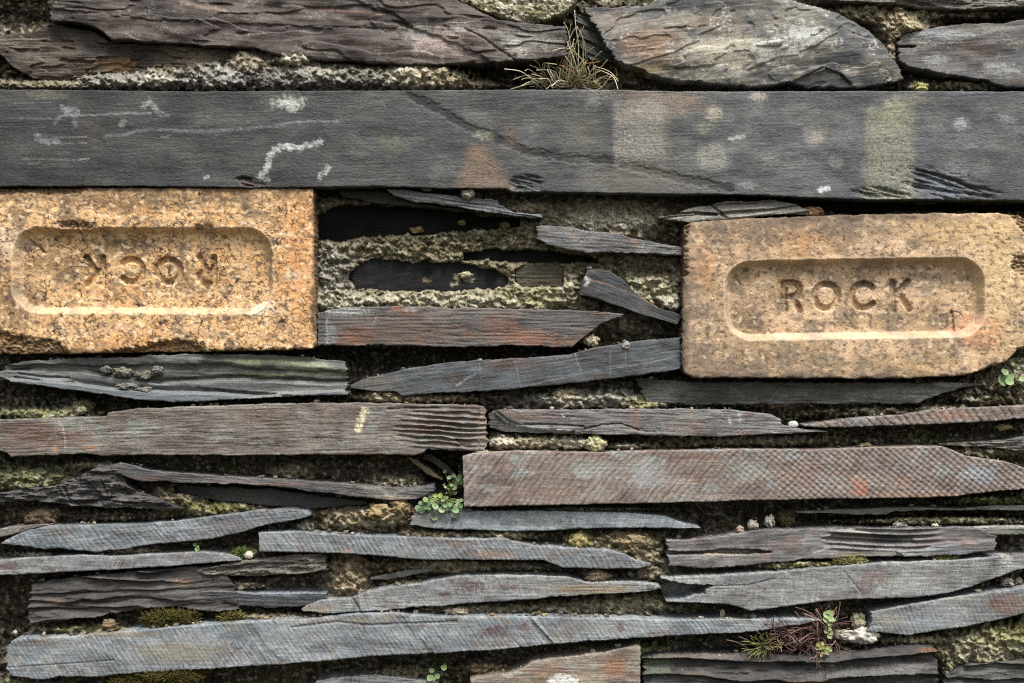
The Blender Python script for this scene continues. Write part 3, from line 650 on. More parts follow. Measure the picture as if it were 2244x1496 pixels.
stone('slate_stone', 'long smooth grey slate tilted up to the right beneath the rust stained slate', 'slate',
      [(769, 846), (785, 836), (800, 830), (870, 813), (960, 796), (1040, 790), (1150, 784), (1250, 776), (1300, 761), (1400, 747), (1493, 738)],
      [(771, 850), (803, 856), (848, 858), (868, 858), (882, 869), (942, 862), (1054, 858), (1129, 852), (1260, 839), (1391, 824), (1493, 808)],
      8, pal=((66, 68, 71), (80, 82, 85), (57, 56, 57), (73, 64, 60)), gr=.9, ang=-8, streak=.34, r=3.5, rag=1.3, back=160,
      blobs=[(830, 838, 60, 22, (92, 86, 78), .7, .7, .4), (1120, 795, 80, 14, (86, 66, 56), .6, .7, .4), (760, 800, 10, 10, (100, 100, 100), .1, .5, .3)],
      lines=[([(1000, 845), (1025, 828), (1042, 820)], 3, (150, 152, 152), .7), ([(1140, 848), (1300, 812), (1420, 796), (1480, 780)], 2.2, (128, 130, 132), .6), ([(1128, 790), (1142, 850)], 1.6, (120, 122, 124), .6),
             ([(1260, 775), (1272, 810)], 2, (140, 142, 142), .7), ([(1338, 770), (1338, 825)], 1.6, (118, 120, 122), .6), ([(1370, 765), (1372, 810)], 1.6, (118, 120, 122), .6), ([(1050, 790), (1055, 850)], 1.6, (112, 114, 116), .6)])
stone('slate_sliver', 'splintered two layer grey slate resting on the top left corner of the upright brick', 'slate',
      [(1444, 474), (1480, 470), (1505, 458), (1560, 447), (1600, 440), (1650, 442), (1700, 438), (1745, 448), (1775, 464)],
      [(1446, 478), (1480, 484), (1520, 486), (1600, 484), (1650, 478), (1700, 472), (1745, 470), (1777, 469)],
      4, pal=((96, 92, 86), (118, 112, 104), (72, 68, 64)), gr=2.4, ang=-6, streak=.42, r=3, rag=2, back=80, lay=(17, 8, .5),
      grooves=[([(1560, 450), (1590, 476)], 4, 5, .3), ([(1450, 470), (1520, 466), (1570, 470)], 4, 7, .4)], lines=[([(1455, 477), (1560, 474)], 3, (160, 154, 146), .6), ([(1600, 474), (1690, 466)], 3, (156, 150, 142), .6)])
stone('slate_stone', 'black recessed slate in the dark slot between the lintel and the upright brick', 'slate',
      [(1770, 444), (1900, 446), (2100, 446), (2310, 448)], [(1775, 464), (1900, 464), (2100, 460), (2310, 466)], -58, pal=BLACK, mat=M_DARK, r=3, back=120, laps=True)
stone('slate_stone', 'greenish grey recessed slate under the upright brick with a splintered right end', 'slate',
      [(1394, 829), (1500, 836), (1700, 838), (1900, 838), (2060, 838), (2150, 838)],
      [(1420, 881), (1500, 888), (1620, 886), (1760, 885), (1960, 886), (2010, 884), (2030, 876), (2060, 862), (2085, 856), (2150, 842)],
      -16, pal=((64, 63, 59), (82, 81, 77), (46, 45, 41), (88, 86, 75)), gr=2.4, und=8, streak=.45, r=4, rag=2, back=120, tilt=(16, 2),
      blobs=[(1470, 852, 70, 14, (104, 104, 92), .7, .7, .4), (1980, 862, 100, 16, (118, 114, 110), .6, .7, .4), (2080, 842, 40, 8, (140, 138, 132), .7, .6, .5), (1560, 875, 60, 12, (44, 42, 38), .6, .7, .3)])

# --- under the left brick
def split_layers(X, Y, h):
    n = fbm(X / 70, Y / 30, 4, 95)
    c1 = np.interp(X, [0, 100, 200, 300, 420, 550, 700, 770], [829, 833, 845, 857, 858, 868, 858, 856]) + 4 * n
    c2 = np.interp(X, [0, 190, 260, 340, 520, 770], [812, 817, 829, 838, 832, 842]) + 5 * n
    c3 = np.interp(X, [0, 200, 420, 560, 770], [800, 800, 796, 806, 818]) + 7 * n
    return h - 12 + 13 * ss(-2.5, 2.5, Y - c1) + 9 * ss(-2.5, 2.5, Y - c2) - 3 * ss(3, 20, Y - c2) * ss(3, -12, Y - c1) + 7 * ss(3, -3, Y - c3) - 11 * np.exp(-((Y - c1 + 5) / 4.0) ** 2) * ss(130, 200, X) * ss(640, 480, X) - 9 * np.exp(-((Y - c2 + 5) / 4.0) ** 2) * ss(170, 230, X) - 5 * np.sin((Y - c3) / 5.5) * ss(0, -8, Y - c3) * ss(350, 480, X) * .6
def split_cols(X, Y, c):
    n = fbm(X / 70, Y / 30, 4, 95)
    c1 = np.interp(X, [0, 100, 200, 300, 420, 550, 700, 770], [829, 833, 845, 857, 858, 868, 858, 856]) + 4 * n
    c2 = np.interp(X, [0, 190, 260, 340, 520, 770], [812, 817, 829, 838, 832, 842]) + 5 * n
    c = mix(c, (58, 56, 53), .7 * ss(2, -4, Y - c2) * ss(-.3, .2, fbm(X / 80, Y / 10, 4, 96)))
    return mix(mix(c, (112, 113, 112), .6 * ss(0, 4, Y - c2)), (98, 102, 108), .75 * ss(0, 3, Y - c1))
stone('slate_stone', 'split layered slate below the inverted brick with green algae at its right end', 'slate',
      [(-2, 816), (12, 800), (50, 791), (150, 786), (250, 783), (350, 779), (420, 776), (520, 776), (640, 780), (758, 792)],
      [(0, 826), (30, 838), (100, 846), (200, 860), (300, 875), (380, 881), (450, 879), (560, 873), (650, 867), (761, 865)],
      4, pal=((84, 85, 84), (106, 106, 102), (62, 61, 58), (118, 116, 108)), gr=1.0, und=3, streak=.45, r=4, rag=1.6, back=150, hfn=split_layers, cfn=split_cols,
      blobs=[(590, 790, 130, 12, (120, 122, 80), .8, .7, .5), (560, 822, 80, 8, (128, 132, 88), .8, .7, .5), (700, 812, 70, 16, (134, 138, 104), .8, .7, .5), (640, 800, 60, 10, (150, 150, 120), .5, .7, .6),
             (430, 805, 70, 14, (52, 48, 46), .7, .6, .4), (180, 806, 60, 10, (78, 74, 72), .5, .7, .4), (330, 868, 160, 16, (96, 99, 104), .75, .7, .3), (610, 862, 60, 10, (138, 134, 118), .6, .7, .5),
             (300, 786, 30, 6, (120, 90, 84), .5, .6, .5), (700, 850, 60, 10, (112, 114, 114), .6, .7, .4)],
      grooves=[([(40, 818), (80, 824), (150, 828)], 3, 5, .4), ([(30, 826), (90, 834), (160, 838)], 2.5, 5, .4), ([(0, 812), (60, 808)], 3, 5, .3), ([(430, 850), (560, 862), (640, 868)], 4, 7, .4)])
stone('slate_stone', 'long purplish brown slate plank with a cream dropping and rippled sandy right end', 'slate',
      [(-60, 922), (0, 920), (60, 918), (130, 915), (232, 912), (237, 903), (300, 896), (420, 890), (600, 884), (760, 882), (900, 885), (1040, 888), (1067, 894)],
      [(-60, 992), (0, 990), (12, 992), (27, 1001), (60, 1000), (190, 993), (205, 996), (220, 999), (300, 997), (500, 998), (700, 997), (860, 998), (905, 998), (929, 993), (934, 985), (1000, 987), (1067, 988)],
      16, pal=((96, 86, 80), (116, 108, 102), (80, 68, 62), (112, 114, 108)), gr=1.5, und=3, ang=-1.5, streak=.45, r=4, rag=1.3, back=170, speck=.8,
      blobs=[(100, 955, 120, 34, (96, 66, 52), .6, .8, .4), (150, 930, 40, 22, (128, 136, 128), .5, .7, .4), (300, 940, 40, 30, (128, 134, 124), .5, .8, .4), (200, 981, 20, 5, (150, 100, 72), .8, .6, .4), (120, 982, 8, 8, (150, 110, 84), .8, .5, .3),
             (560, 915, 60, 24, (104, 78, 62), .55, .8, .4), (930, 940, 60, 12, (96, 66, 54), .5, .8, .3), (1056, 940, 12, 50, (122, 110, 96), .8, .5, .3), (460, 890, 160, 6, (134, 130, 120), .6, .6, .4)],
      lines=[([(801, 897), (795, 912), (788, 928), (785, 942)], 10, (208, 196, 160), .95), ([(143, 980), (142, 952), (136, 930), (128, 924)], 3.5, (168, 150, 132), .7), ([(80, 990), (140, 930)], 1.6, (140, 130, 124), .5), ([(544, 910), (546, 985)], 1.4, (140, 132, 128), .5),
             ([(300, 930), (304, 985)], 1.4, (140, 134, 130), .5)],
      hfn=lambda X, Y, h: h + 6.5 * blob(X, Y, 980, 938, 100, 44, 0, .8, .2) * np.sin((Y - .06 * (X - 980) + 5 * fbm(X / 60, Y / 20, 3, 5)) / 11.5 * 2 * np.pi) - 7 * ss(1046, 1052, X + 2 * fbm(X / 9, Y / 9, 2, 6)) ,
      grooves=[([(850, 896), (900, 894), (960, 893)], 2.5, 4, .5), ([(1000, 962), (1010, 972), (1030, 974)], 2.5, 4, .4)])
stone('slate_stone', 'brown grey slate with a white edged dark left end right of the rippled plank', 'slate',
      [(1071, 906), (1085, 898), (1120, 897), (1200, 898), (1400, 895), (1600, 898), (1690, 908), (1712, 918), (1710, 928), (1740, 938), (1812, 944)],
      [(1073, 938), (1100, 945), (1140, 949), (1250, 951), (1350, 953), (1500, 956), (1600, 956), (1700, 951), (1760, 948), (1814, 946)],
      8, pal=((99, 95, 95), (118, 114, 112), (82, 74, 72), (110, 89, 80)), gr=1.8, ang=1, streak=.42, r=4, rag=1.3, back=150,
      steps=[([(1060, 890), (1090, 900), (1110, 918), (1150, 935), (1200, 942), (1260, 944), (1260, 960), (1060, 960)], -10, 3, 3)],
      blobs=[(1080, 925, 40, 26, (46, 46, 44), .8, .5, .3), (1170, 912, 60, 12, (104, 82, 74), .6, .7, .4), (1350, 945, 60, 8, (130, 126, 122), .5, .7, .4), (1510, 935, 50, 18, (112, 88, 76), .6, .8, .4), (1640, 930, 70, 18, (120, 118, 116), .5, .8, .4)],
      lines=[([(1086, 902), (1096, 912), (1108, 922), (1140, 934), (1200, 943), (1250, 944)], 4, (186, 190, 190), .9), ([(1598, 912), (1600, 928)], 4, (176, 174, 170), .8), ([(1620, 908), (1621, 924)], 4, (176, 174, 170), .8), ([(1232, 908), (1234, 910)], 4, (190, 186, 180), .8)],
      grooves=[([(1280, 940), (1320, 930), (1360, 928), (1400, 942)], 2.5, 4, .4), ([(1130, 930), (1200, 930), (1280, 934)], 2.5, 4, .4)])
stone('slate_sliver', 'tapering chisel patterned reddish slate at the right edge below the broken brick', 'slate',
      [(1764, 931), (1830, 922), (1900, 913), (1990, 908), (2040, 898), (2100, 894), (2244, 888), (2310, 886)],
      [(1766, 934), (1810, 937), (1900, 934), (2030, 930), (2150, 925), (2244, 917), (2310, 914)],
      14, mat=M_SAWN, pal=((110, 98, 92), (126, 112, 104), (92, 82, 78), (116, 116, 118)), gr=.6, streak=.15, r=4, rag=1.2, back=140,
      saw=[(-38, 15.5, 2.2, .45, .7), (34, 13, 1.4, .3, .6)], blobs=[(2090, 910, 50, 12, (150, 108, 88), .6, .8, .4)])
stone('slate_sliver', 'short ragged grey slate end at the right edge just above the wide chiselled slab', 'slate',
      [(2062, 973), (2130, 968), (2200, 964), (2244, 956), (2310, 950)], [(2064, 976), (2130, 979), (2190, 982), (2244, 992), (2310, 998)], -4, pal=((88, 86, 80), (108, 104, 96), (64, 60, 54)), gr=2.6, streak=.5, r=3, back=90, terr=(60, 3))
stone('slate_stone', 'wide reddish grey slab scored all over with fine crossed chisel lines', 'slate',
      [(1014, 999), (1040, 992), (1120, 988), (1300, 990), (1500, 986), (1640, 984), (1780, 985), (1900, 980), (2062, 977), (2085, 985), (2120, 1000), (2200, 1010), (2235, 1022), (2300, 1040)],
      [(1017, 1111), (1200, 1107), (1400, 1103), (1600, 1098), (1800, 1093), (2000, 1091), (2080, 1089), (2120, 1084), (2180, 1077), (2244, 1072), (2300, 1066)],
      24, mat=M_SAWN, step=1.6, pal=((118, 104, 98), (132, 120, 112), (104, 86, 78), (130, 132, 130)), gr=.5, und=1.5, streak=.08, r=4, rag=1.0, back=200, endrag=1.5,
      saw=[(40, 11.8, 1.9, .42, .75)], speck=.4, lich=.12,
      hfn=lambda X, Y, h: h - 1.2 * ss(1500, 1800, X + 80 * fbm(X / 120, Y / 60, 2, 8)) * (0.5 + 0.5 * np.cos((X * .62 - Y * .78) / 10.4 * 2 * np.pi + 1.5 * fbm(X / 80, Y / 80, 2, 9))) ** 2,
      cfn=lambda X, Y, c: c * (1 - .22 * ss(1480, 1750, X + 90 * fbm(X / 120, Y / 60, 2, 8)) * (0.5 + 0.5 * np.cos((X * .62 - Y * .78) / 10.4 * 2 * np.pi + 1.5 * fbm(X / 80, Y / 80, 2, 9))) ** 2)[..., None],
      blobs=[(1080, 1050, 40, 20, (78, 68, 70), .7, .7, .5), (1050, 1085, 40, 14, (74, 62, 62), .7, .7, .5), (1320, 1085, 35, 16, (146, 142, 128), .6, .6, .5), (1300, 1030, 70, 24, (140, 142, 140), .5, .8, .4),
             (1420, 1040, 50, 34, (142, 146, 148), .6, .8, .3, 35), (1200, 1080, 90, 20, (108, 80, 70), .6, .8, .4), (1885, 1068, 22, 24, (164, 104, 80), .7, .7, .5), (1980, 1055, 20, 14, (140, 100, 84), .6, .7, .5), (1530, 1000, 60, 10, (104, 70, 54), .6, .7, .5),
             (1810, 1050, 30, 16, (142, 148, 150), .6, .7, .5), (2150, 1040, 50, 28, (140, 144, 150), .6, .8, .3), (1640, 1030, 60, 30, (138, 140, 132), .5, .8, .3), (1780, 1040, 90, 30, (124, 96, 84), .5, .8, .4), (1900, 985, 160, 8, (104, 92, 88), .6, .6, .3), (1650, 1075, 40, 14, (90, 78, 78), .5, .7, .5), (2020, 1085, 120, 8, (140, 96, 72), .5, .7, .4)])

# --- lower left courses
stone('slate_stone', 'broken dark slate with fractured flakes below the mossy mortar at the left edge', 'slate',
      [(-60, 1084), (0, 1080), (60, 1070), (125, 1064), (165, 1046), (200, 1031), (216, 1016), (240, 1012), (262, 1030), (275, 1060), (300, 1078), (345, 1092), (400, 1112)],
      [(-60, 1104), (0, 1100), (70, 1098), (130, 1103), (180, 1111), (300, 1114), (350, 1115), (402, 1115)],
      6, pal=((66, 63, 63), (80, 77, 75), (51, 47, 46)), gr=2.2, und=6, streak=.25, r=3, rag=1.6, back=140, terr=(70, 5),
      steps=[([(130, 1066), (190, 1040), (215, 1014), (262, 1030), (255, 1060), (240, 1090), (150, 1100)], 6, 2, 4), ([(190, 1050), (240, 1045), (262, 1062), (240, 1092), (225, 1085)], 6, 2, 4), ([(140, 1075), (150, 1102), (180, 1112), (250, 1095), (230, 1085)], -3, 2, 4)],
      grooves=[([(140, 1065), (150, 1090), (170, 1104), (230, 1095), (300, 1105)], 2.5, 5, .4), ([(225, 1050), (232, 1075), (240, 1090)], 2.5, 5, .4)])
stone('slate_stone', 'long wavy dark slate thinning to the right above the green leafy plant', 'slate',
      [(238, 1022), (262, 1011), (290, 1018), (330, 1031), (420, 1039), (520, 1044), (600, 1050), (700, 1056), (780, 1062), (860, 1068), (930, 1066), (952, 1062)],
      [(256, 1036), (275, 1046), (300, 1053), (400, 1058), (500, 1060), (600, 1066), (680, 1076), (720, 1082), (800, 1091), (850, 1096), (900, 1096), (925, 1092), (954, 1074)],
      10, pal=((71, 69, 71), (83, 80, 80), (57, 52, 52), (81, 68, 62)), gr=1.4, und=5, ang=4, streak=.3, r=4, rag=1.4, back=110, speck=1,
      blobs=[(330, 1048, 60, 8, (84, 62, 52), .6, .6, .5), (560, 1060, 200, 6, (108, 88, 78), .5, .6, .3), (850, 1090, 60, 6, (150, 134, 116), .7, .6, .4), (830, 1075, 50, 12, (110, 106, 98), .6, .7, .6)],
      steps=[([(780, 1066), (830, 1072), (855, 1090), (880, 1076), (930, 1070), (930, 1056), (780, 1052)], -7, 5, 3)])
stone('slate_stone', 'black recessed slate in the shade under the long wavy slate', 'slate',
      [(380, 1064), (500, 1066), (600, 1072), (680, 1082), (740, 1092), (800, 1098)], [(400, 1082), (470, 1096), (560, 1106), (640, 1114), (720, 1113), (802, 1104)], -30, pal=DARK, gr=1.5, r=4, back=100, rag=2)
stone('slate_sliver', 'small tan edged slate splinter sloping in the dark gap left of the chiselled slab', 'slate',
      [(892, 1000), (912, 1006), (940, 1026), (970, 1048)], [(893, 1004), (908, 1014), (935, 1040), (968, 1053)], -34, pal=((104, 92, 70), (126, 112, 86), (76, 66, 52)), r=2, back=60, ang=35, rag=1.5)
stone('slate_sliver', 'second dim brown slate splinter leaning behind the tan edged one in the gap', 'slate',
      [(926, 996), (945, 994), (975, 1016), (1000, 1040)], [(928, 1003), (950, 1016), (975, 1034), (998, 1046)], -52, pal=((70, 64, 54), (84, 78, 66), (52, 48, 40)), r=2, back=60, ang=35, rag=1.5)
stone('slate_sliver', 'short pinkish slate tip entering from the left edge above the saw marked slate', 'slate',
      [(-60, 1168), (0, 1159), (30, 1153), (70, 1149), (112, 1147)], [(-60, 1184), (0, 1178), (40, 1168), (80, 1156), (113, 1149)], 6, mat=M_SAWN, pal=((100, 92, 90), (116, 108, 104), (84, 76, 74)), saw=[(34, 11, 1.2, .2, .5)], r=3, back=110)
stone('slate_stone', 'lens shaped blue grey saw marked slate on the left resting over a thin slate', 'slate',
      [(3, 1188), (30, 1174), (60, 1162), (110, 1151), (200, 1150), (300, 1148), (380, 1143), (470, 1131), (560, 1119), (640, 1115), (672, 1119), (680, 1126)],
      [(5, 1191), (30, 1194), (60, 1197), (95, 1203), (130, 1202), (180, 1207), (210, 1211), (250, 1206), (350, 1191), (450, 1183), (520, 1170), (580, 1151), (640, 1141), (681, 1130)],
      12, mat=M_SAWN, pal=BLUE, gr=.8, und=4, ang=-5, streak=.2, r=5, rag=1.2, back=150, saw=[(-38, 10.5, 1.5, .24, .45)],
      blobs=[(330, 1158, 160, 8, (132, 134, 136), .6, .6, .4), (560, 1150, 100, 24, (102, 96, 98), .6, .8, .3), (100, 1155, 60, 6, (120, 118, 116), .5, .6, .3)], lines=[([(120, 1196), (180, 1186), (240, 1172)], 1.6, (136, 138, 140), .6)])
stone('slate_stone', 'thin pale slate strip with reddish spots along the left edge below the lens shaped one', 'slate',
      [(-60, 1232), (0, 1228), (60, 1222), (180, 1216), (250, 1218), (350, 1213), (440, 1209), (510, 1216), (524, 1222)], [(-60, 1266), (0, 1261), (100, 1256), (250, 1248), (380, 1240), (480, 1232), (525, 1228)],
      16, mat=M_SAWN, pal=((112, 112, 113), (124, 124, 124), (98, 96, 96)), gr=.6, streak=.15, r=3.5, rag=.9, back=150, saw=[(28, 7, .9, .18, .4)],
      blobs=[(20, 1240, 30, 16, (84, 62, 60), .7, .6, .6), (105, 1246, 20, 6, (80, 62, 62), .7, .6, .5), (275, 1236, 24, 10, (86, 68, 68), .6, .6, .6), (395, 1220, 12, 5, (90, 72, 70), .6, .6, .5), (190, 1236, 16, 5, (90, 74, 72), .5, .6, .5)])
def ridged(X, Y, h):
    u = np.clip((X - 60) / 460, 0, 1)
    top = 1281 - 40 * u + 14 * u * u; bot = 1362 - 60 * u + 34 * u * u
    t = (Y - top) / (bot - top) * 3.7 + .9 * fbm(X / 210, Y / 45, 3, 61) + .12 * fbm(X / 34, Y / 8, 3, 62) - .9 * u
    f = t - np.floor(t)
    a = 21 * (.5 + .8 * perlin(np.floor(t) * 2.3, X / 150, 63)) * (.35 + .65 * ss(490, 330, X))
    return h + a * (np.where(f < .7, (f / .7) ** 1.5, 1 - ss(.7, 1.0, f)) - .4)
stone('slate_stone', 'dark wavy slate block with deep wood like ridges at the lower left', 'slate',
      [(68, 1281), (150, 1266), (300, 1251), (420, 1240), (470, 1246), (500, 1262), (520, 1288)],
      [(62, 1364), (100, 1366), (150, 1357), (250, 1345), (300, 1336), (380, 1330), (430, 1338), (480, 1340), (522, 1334)],
      2, pal=((57, 54, 52), (73, 69, 67), (44, 40, 39), (69, 59, 52)), gr=1.6, und=4, ang=-8, streak=.3, r=4, rag=2.2, back=140, speck=1, endrag=9, hfn=ridged,
      blobs=[(395, 1276, 26, 8, (132, 96, 74), .7, .6, .5), (120, 1318, 26, 10, (108, 84, 66), .5, .7, .4)])
stone('slate_stone', 'grained brown slate block end left of the crumbly mortar pocket', 'slate',
      [(430, 1250), (500, 1232), (560, 1225), (640, 1217), (706, 1212), (714, 1219)], [(440, 1258), (500, 1262), (565, 1264), (600, 1260), (660, 1257), (716, 1250)],
      8, pal=((90, 82, 77), (106, 99, 92), (69, 64, 58)), gr=2.4, und=3, ang=-4, streak=.5, r=4, rag=1.5, back=130, terr=(60, 4))
stone('slate_sliver', 'dark slate ledge with a painted bluish highlight on its lip under the grained block', 'slate',
      [(440, 1296), (480, 1292), (560, 1300), (640, 1298), (700, 1299), (718, 1300)], [(445, 1322), (500, 1326), (600, 1334), (660, 1330), (718, 1318)],
      2, pal=((76, 74, 74), (100, 100, 104), (54, 51, 50)), gr=1.6, ang=2, r=3, back=110, blobs=[(620, 1301, 90, 5, (126, 130, 138), .8, .5, .4)], tilt=(0, -12))  # the blob paints the lip's bluish highlight into the colour
stone('slate_stone', 'long blue grey saw marked slate with a square left end below the leafy plant', 'slate',
      [(567, 1167), (620, 1165), (660, 1165), (760, 1172), (900, 1176), (1000, 1180), (1060, 1181), (1085, 1178), (1105, 1178), (1122, 1186), (1170, 1195), (1260, 1200), (1340, 1205), (1370, 1215), (1400, 1232), (1426, 1234)],
      [(568, 1209), (660, 1210), (760, 1213), (850, 1219), (900, 1225), (950, 1227), (1015, 1226), (1100, 1227), (1190, 1228), (1215, 1236), (1232, 1244), (1320, 1246), (1400, 1246), (1427, 1238)],
      20, mat=M_SAWN, step=1.7, pal=((104, 107, 111), (120, 122, 124), (90, 91, 94), (108, 100, 96)), gr=.6, und=2, streak=.15, r=3.5, rag=1.0, back=170, saw=[(-32, 9.6, 1.6, .3, .55)], endrag=1,
      blobs=[(1080, 1215, 60, 10, (128, 100, 84), .7, .6, .5), (1010, 1190, 40, 8, (112, 84, 72), .5, .7, .5), (760, 1205, 16, 6, (136, 96, 78), .6, .6, .5), (1340, 1232, 60, 12, (92, 82, 84), .5, .7, .5)])
stone('slate_stone', 'pale blue grey slate under the wide chiselled slab pointing to the right', 'slate',
      [(900, 1130), (950, 1122), (1020, 1121), (1150, 1119), (1300, 1122), (1400, 1125), (1460, 1132), (1500, 1145), (1536, 1153)],
      [(902, 1150), (950, 1158), (1000, 1160), (1100, 1164), (1200, 1163), (1300, 1158), (1400, 1157), (1500, 1157), (1537, 1157)],
      8, mat=M_SAWN, pal=((104, 110, 114), (124, 128, 130), (84, 88, 92)), gr=.8, ang=1, streak=.2, r=5, rag=1.2, back=150, saw=[(24, 6.5, .9, .2, .35)], tilt=(0, 4),
      blobs=[(930, 1140, 50, 20, (96, 92, 86), .7, .7, .4), (1430, 1150, 60, 8, (86, 90, 94), .6, .6, .3)])
stone('slate_sliver', 'little grey slate shard in the mortar between the two saw marked slates', 'slate',
      [(809, 1266), (850, 1258), (900, 1248), (930, 1244), (952, 1246)], [(812, 1270), (850, 1271), (900, 1261), (930, 1256), (954, 1250)], -16, pal=((92, 90, 86), (110, 108, 104), (70, 66, 62)), ang=-9, r=2.5, back=60, rag=1.5)
stone('slate_stone', 'pale grey slate spotted dark red in the lower middle with an ochre right tip', 'slate',
      [(662, 1334), (700, 1316), (770, 1310), (800, 1298), (860, 1285), (920, 1278), (970, 1267), (1000, 1262), (1100, 1260), (1190, 1262), (1245, 1264), (1282, 1276), (1340, 1274), (1400, 1275), (1446, 1282)],
      [(664, 1340), (720, 1345), (780, 1341), (860, 1337), (900, 1332), (1000, 1325), (1100, 1318), (1200, 1310), (1300, 1303), (1400, 1298), (1447, 1290)],
      12, mat=M_SAWN, pal=((118, 118, 118), (132, 132, 130), (100, 98, 98)), gr=.9, und=3, streak=.18, r=4, rag=1.3, back=150, saw=[(-22, 6.5, .7, .14, .3)],
      blobs=[(1030, 1285, 50, 14, (76, 58, 56), .8, .5, .8), (975, 1302, 16, 7, (82, 58, 54), .8, .5, .5), (1110, 1284, 28, 10, (86, 68, 66), .7, .5, .7), (1290, 1291, 110, 13, (122, 100, 72), .75, .7, .4), (1425, 1287, 12, 8, (60, 54, 58), .8, .4, .3),
             (780, 1318, 12, 20, (64, 58, 58), .6, .6, .5), (700, 1334, 40, 10, (128, 112, 88), .6, .7, .5)],
      grooves=[([(772, 1308), (782, 1325), (790, 1342)], 3, 4, .4)])
stone('slate_stone', 'longest pale blue grey saw marked slate sweeping across the bottom left to centre', 'slate',
      [(14, 1420), (24, 1404), (40, 1400), (80, 1397), (150, 1395), (280, 1383), (420, 1370), (540, 1362), (700, 1355), (780, 1345), (860, 1343), (900, 1347), (1000, 1352), (1080, 1350), (1200, 1351), (1340, 1355), (1500, 1358), (1650, 1357), (1760, 1355), (1800, 1357)],
      [(16, 1466), (30, 1482), (80, 1490), (110, 1488), (130, 1482), (200, 1485), (300, 1475), (440, 1467), (560, 1460), (700, 1450), (800, 1440), (950, 1432), (1080, 1425), (1200, 1413), (1300, 1405), (1400, 1398), (1550, 1390), (1650, 1385), (1740, 1371), (1801, 1360)],
      26, mat=M_SAWN, step=1.7, pal=((112, 116, 120), (128, 130, 132), (96, 98, 102), (116, 110, 104)), gr=.5, und=3, streak=.12, r=5, rag=1.4, back=190, saw=[(-33, 9.2, 1.3, .26, .5)], speck=.5,
      grooves=[([(545, 1375), (580, 1420), (615, 1452)], 9, 1.4, .16), ([(875, 1355), (910, 1400), (945, 1430)], 9, 1.4, .16), ([(1158, 1358), (1190, 1395), (1205, 1410)], 8, 1.6, .2), ([(1170, 1358), (1202, 1395), (1217, 1408)], 4, -2, 0),
               ([(640, 1374), (740, 1362), (800, 1370), (900, 1366), (1000, 1362)], 4, 2, .3), ([(20, 1462), (120, 1456), (250, 1446)], 2, 1.5, .4)],
      blobs=[(390, 1430, 120, 30, (128, 116, 92), .55, .8, .4), (120, 1408, 80, 12, (108, 98, 94), .6, .7, .4), (260, 1390, 120, 7, (120, 104, 80), .6, .6, .5), (1085, 1385, 36, 14, (84, 62, 56), .75, .5, .8), (920, 1372, 14, 6, (86, 64, 58), .7, .5, .5), (1150, 1374, 18, 12, (88, 62, 52), .7, .5, .6),
             (1100, 1405, 40, 14, (98, 84, 84), .6, .6, .6), (1360, 1375, 10, 16, (92, 66, 60), .7, .5, .5), (1450, 1388, 30, 12, (86, 72, 68), .6, .5, .6), (160, 1438, 50, 20, (92, 98, 104), .6, .7, .5), (760, 1360, 120, 8, (122, 112, 100), .6, .6, .4), (1260, 1375, 90, 20, (122, 114, 108), .5, .8, .4)])

# --- lower right courses
stone('slate_sliver', 'knife thin slate edge in the dark slot under the chiselled slab at right', 'slate',
      [(1744, 1121), (1800, 1118), (1900, 1114), (2000, 1112), (2100, 1114), (2180, 1108), (2244, 1108), (2310, 1108)], [(1746, 1123), (1850, 1127), (1940, 1128), (1962, 1121), (2100, 1118), (2200, 1119), (2244, 1120), (2310, 1120)],
      -6, pal=((84, 84, 76), (106, 104, 96), (60, 60, 54)), gr=1.6, r=2, rag=1.2, back=80)
stone('slate_stone', 'rough split purple grey slate with scalloped layers at the right over yellow moss', 'slate',
      [(1463, 1184), (1500, 1183), (1560, 1178), (1600, 1172), (1640, 1164), (1680, 1160), (1750, 1158), (1900, 1157), (2000, 1156), (2090, 1155), (2150, 1160), (2184, 1176)],
      [(1466, 1240), (1500, 1243), (1530, 1245), (1600, 1243), (1700, 1232), (1770, 1226), (1840, 1222), (1900, 1220), (1965, 1218), (2000, 1219), (2100, 1214), (2175, 1205)],
      10, pal=((93, 89, 89), (114, 110, 108), (69, 65, 63), (110, 95, 91)), gr=.9, und=6, ang=-2, streak=.3, r=4, rag=1.8, back=150, speck=1,
      steps=[([(1455, 1207), (1520, 1209), (1600, 1203), (1650, 1203), (1695, 1210), (1640, 1216), (1560, 1214), (1455, 1217)], -22, 2.5, 3),
             ([(1780, 1212), (1830, 1194), (1880, 1190), (1960, 1196), (2040, 1190), (2190, 1180), (2190, 1230), (1770, 1240)], 4, 2, 4),
             ([(1830, 1166), (1920, 1170), (2000, 1176), (2010, 1190), (1950, 1196), (1880, 1190), (1830, 1190), (1800, 1180)], -9, 5, 4), ([(1975, 1215), (1965, 1208), (2040, 1196), (2190, 1180), (2190, 1230), (1975, 1235)], 7, 2, 3)],
      hfn=lambda X, Y, h: h + 5 * ss(1790, 1860, X) * ss(2080, 2010, X) * np.sin((Y - 4 * np.sin(X / 60)) / 12 * 2 * np.pi) * ss(1212, 1196, Y),
      blobs=[(1740, 1195, 60, 20, (108, 84, 78), .5, .8, .4), (1780, 1190, 30, 26, (130, 128, 126), .7, .7, .6), (1900, 1164, 90, 6, (150, 148, 140), .7, .6, .5), (1870, 1215, 60, 8, (128, 122, 96), .6, .7, .5), (1500, 1195, 40, 12, (112, 108, 108), .6, .7, .4),
             (2080, 1205, 70, 12, (112, 114, 120), .7, .7, .4), (1985, 1212, 20, 6, (170, 164, 158), .7, .6, .5), (1580, 1212, 70, 6, (150, 136, 116), .8, .5, .6)])
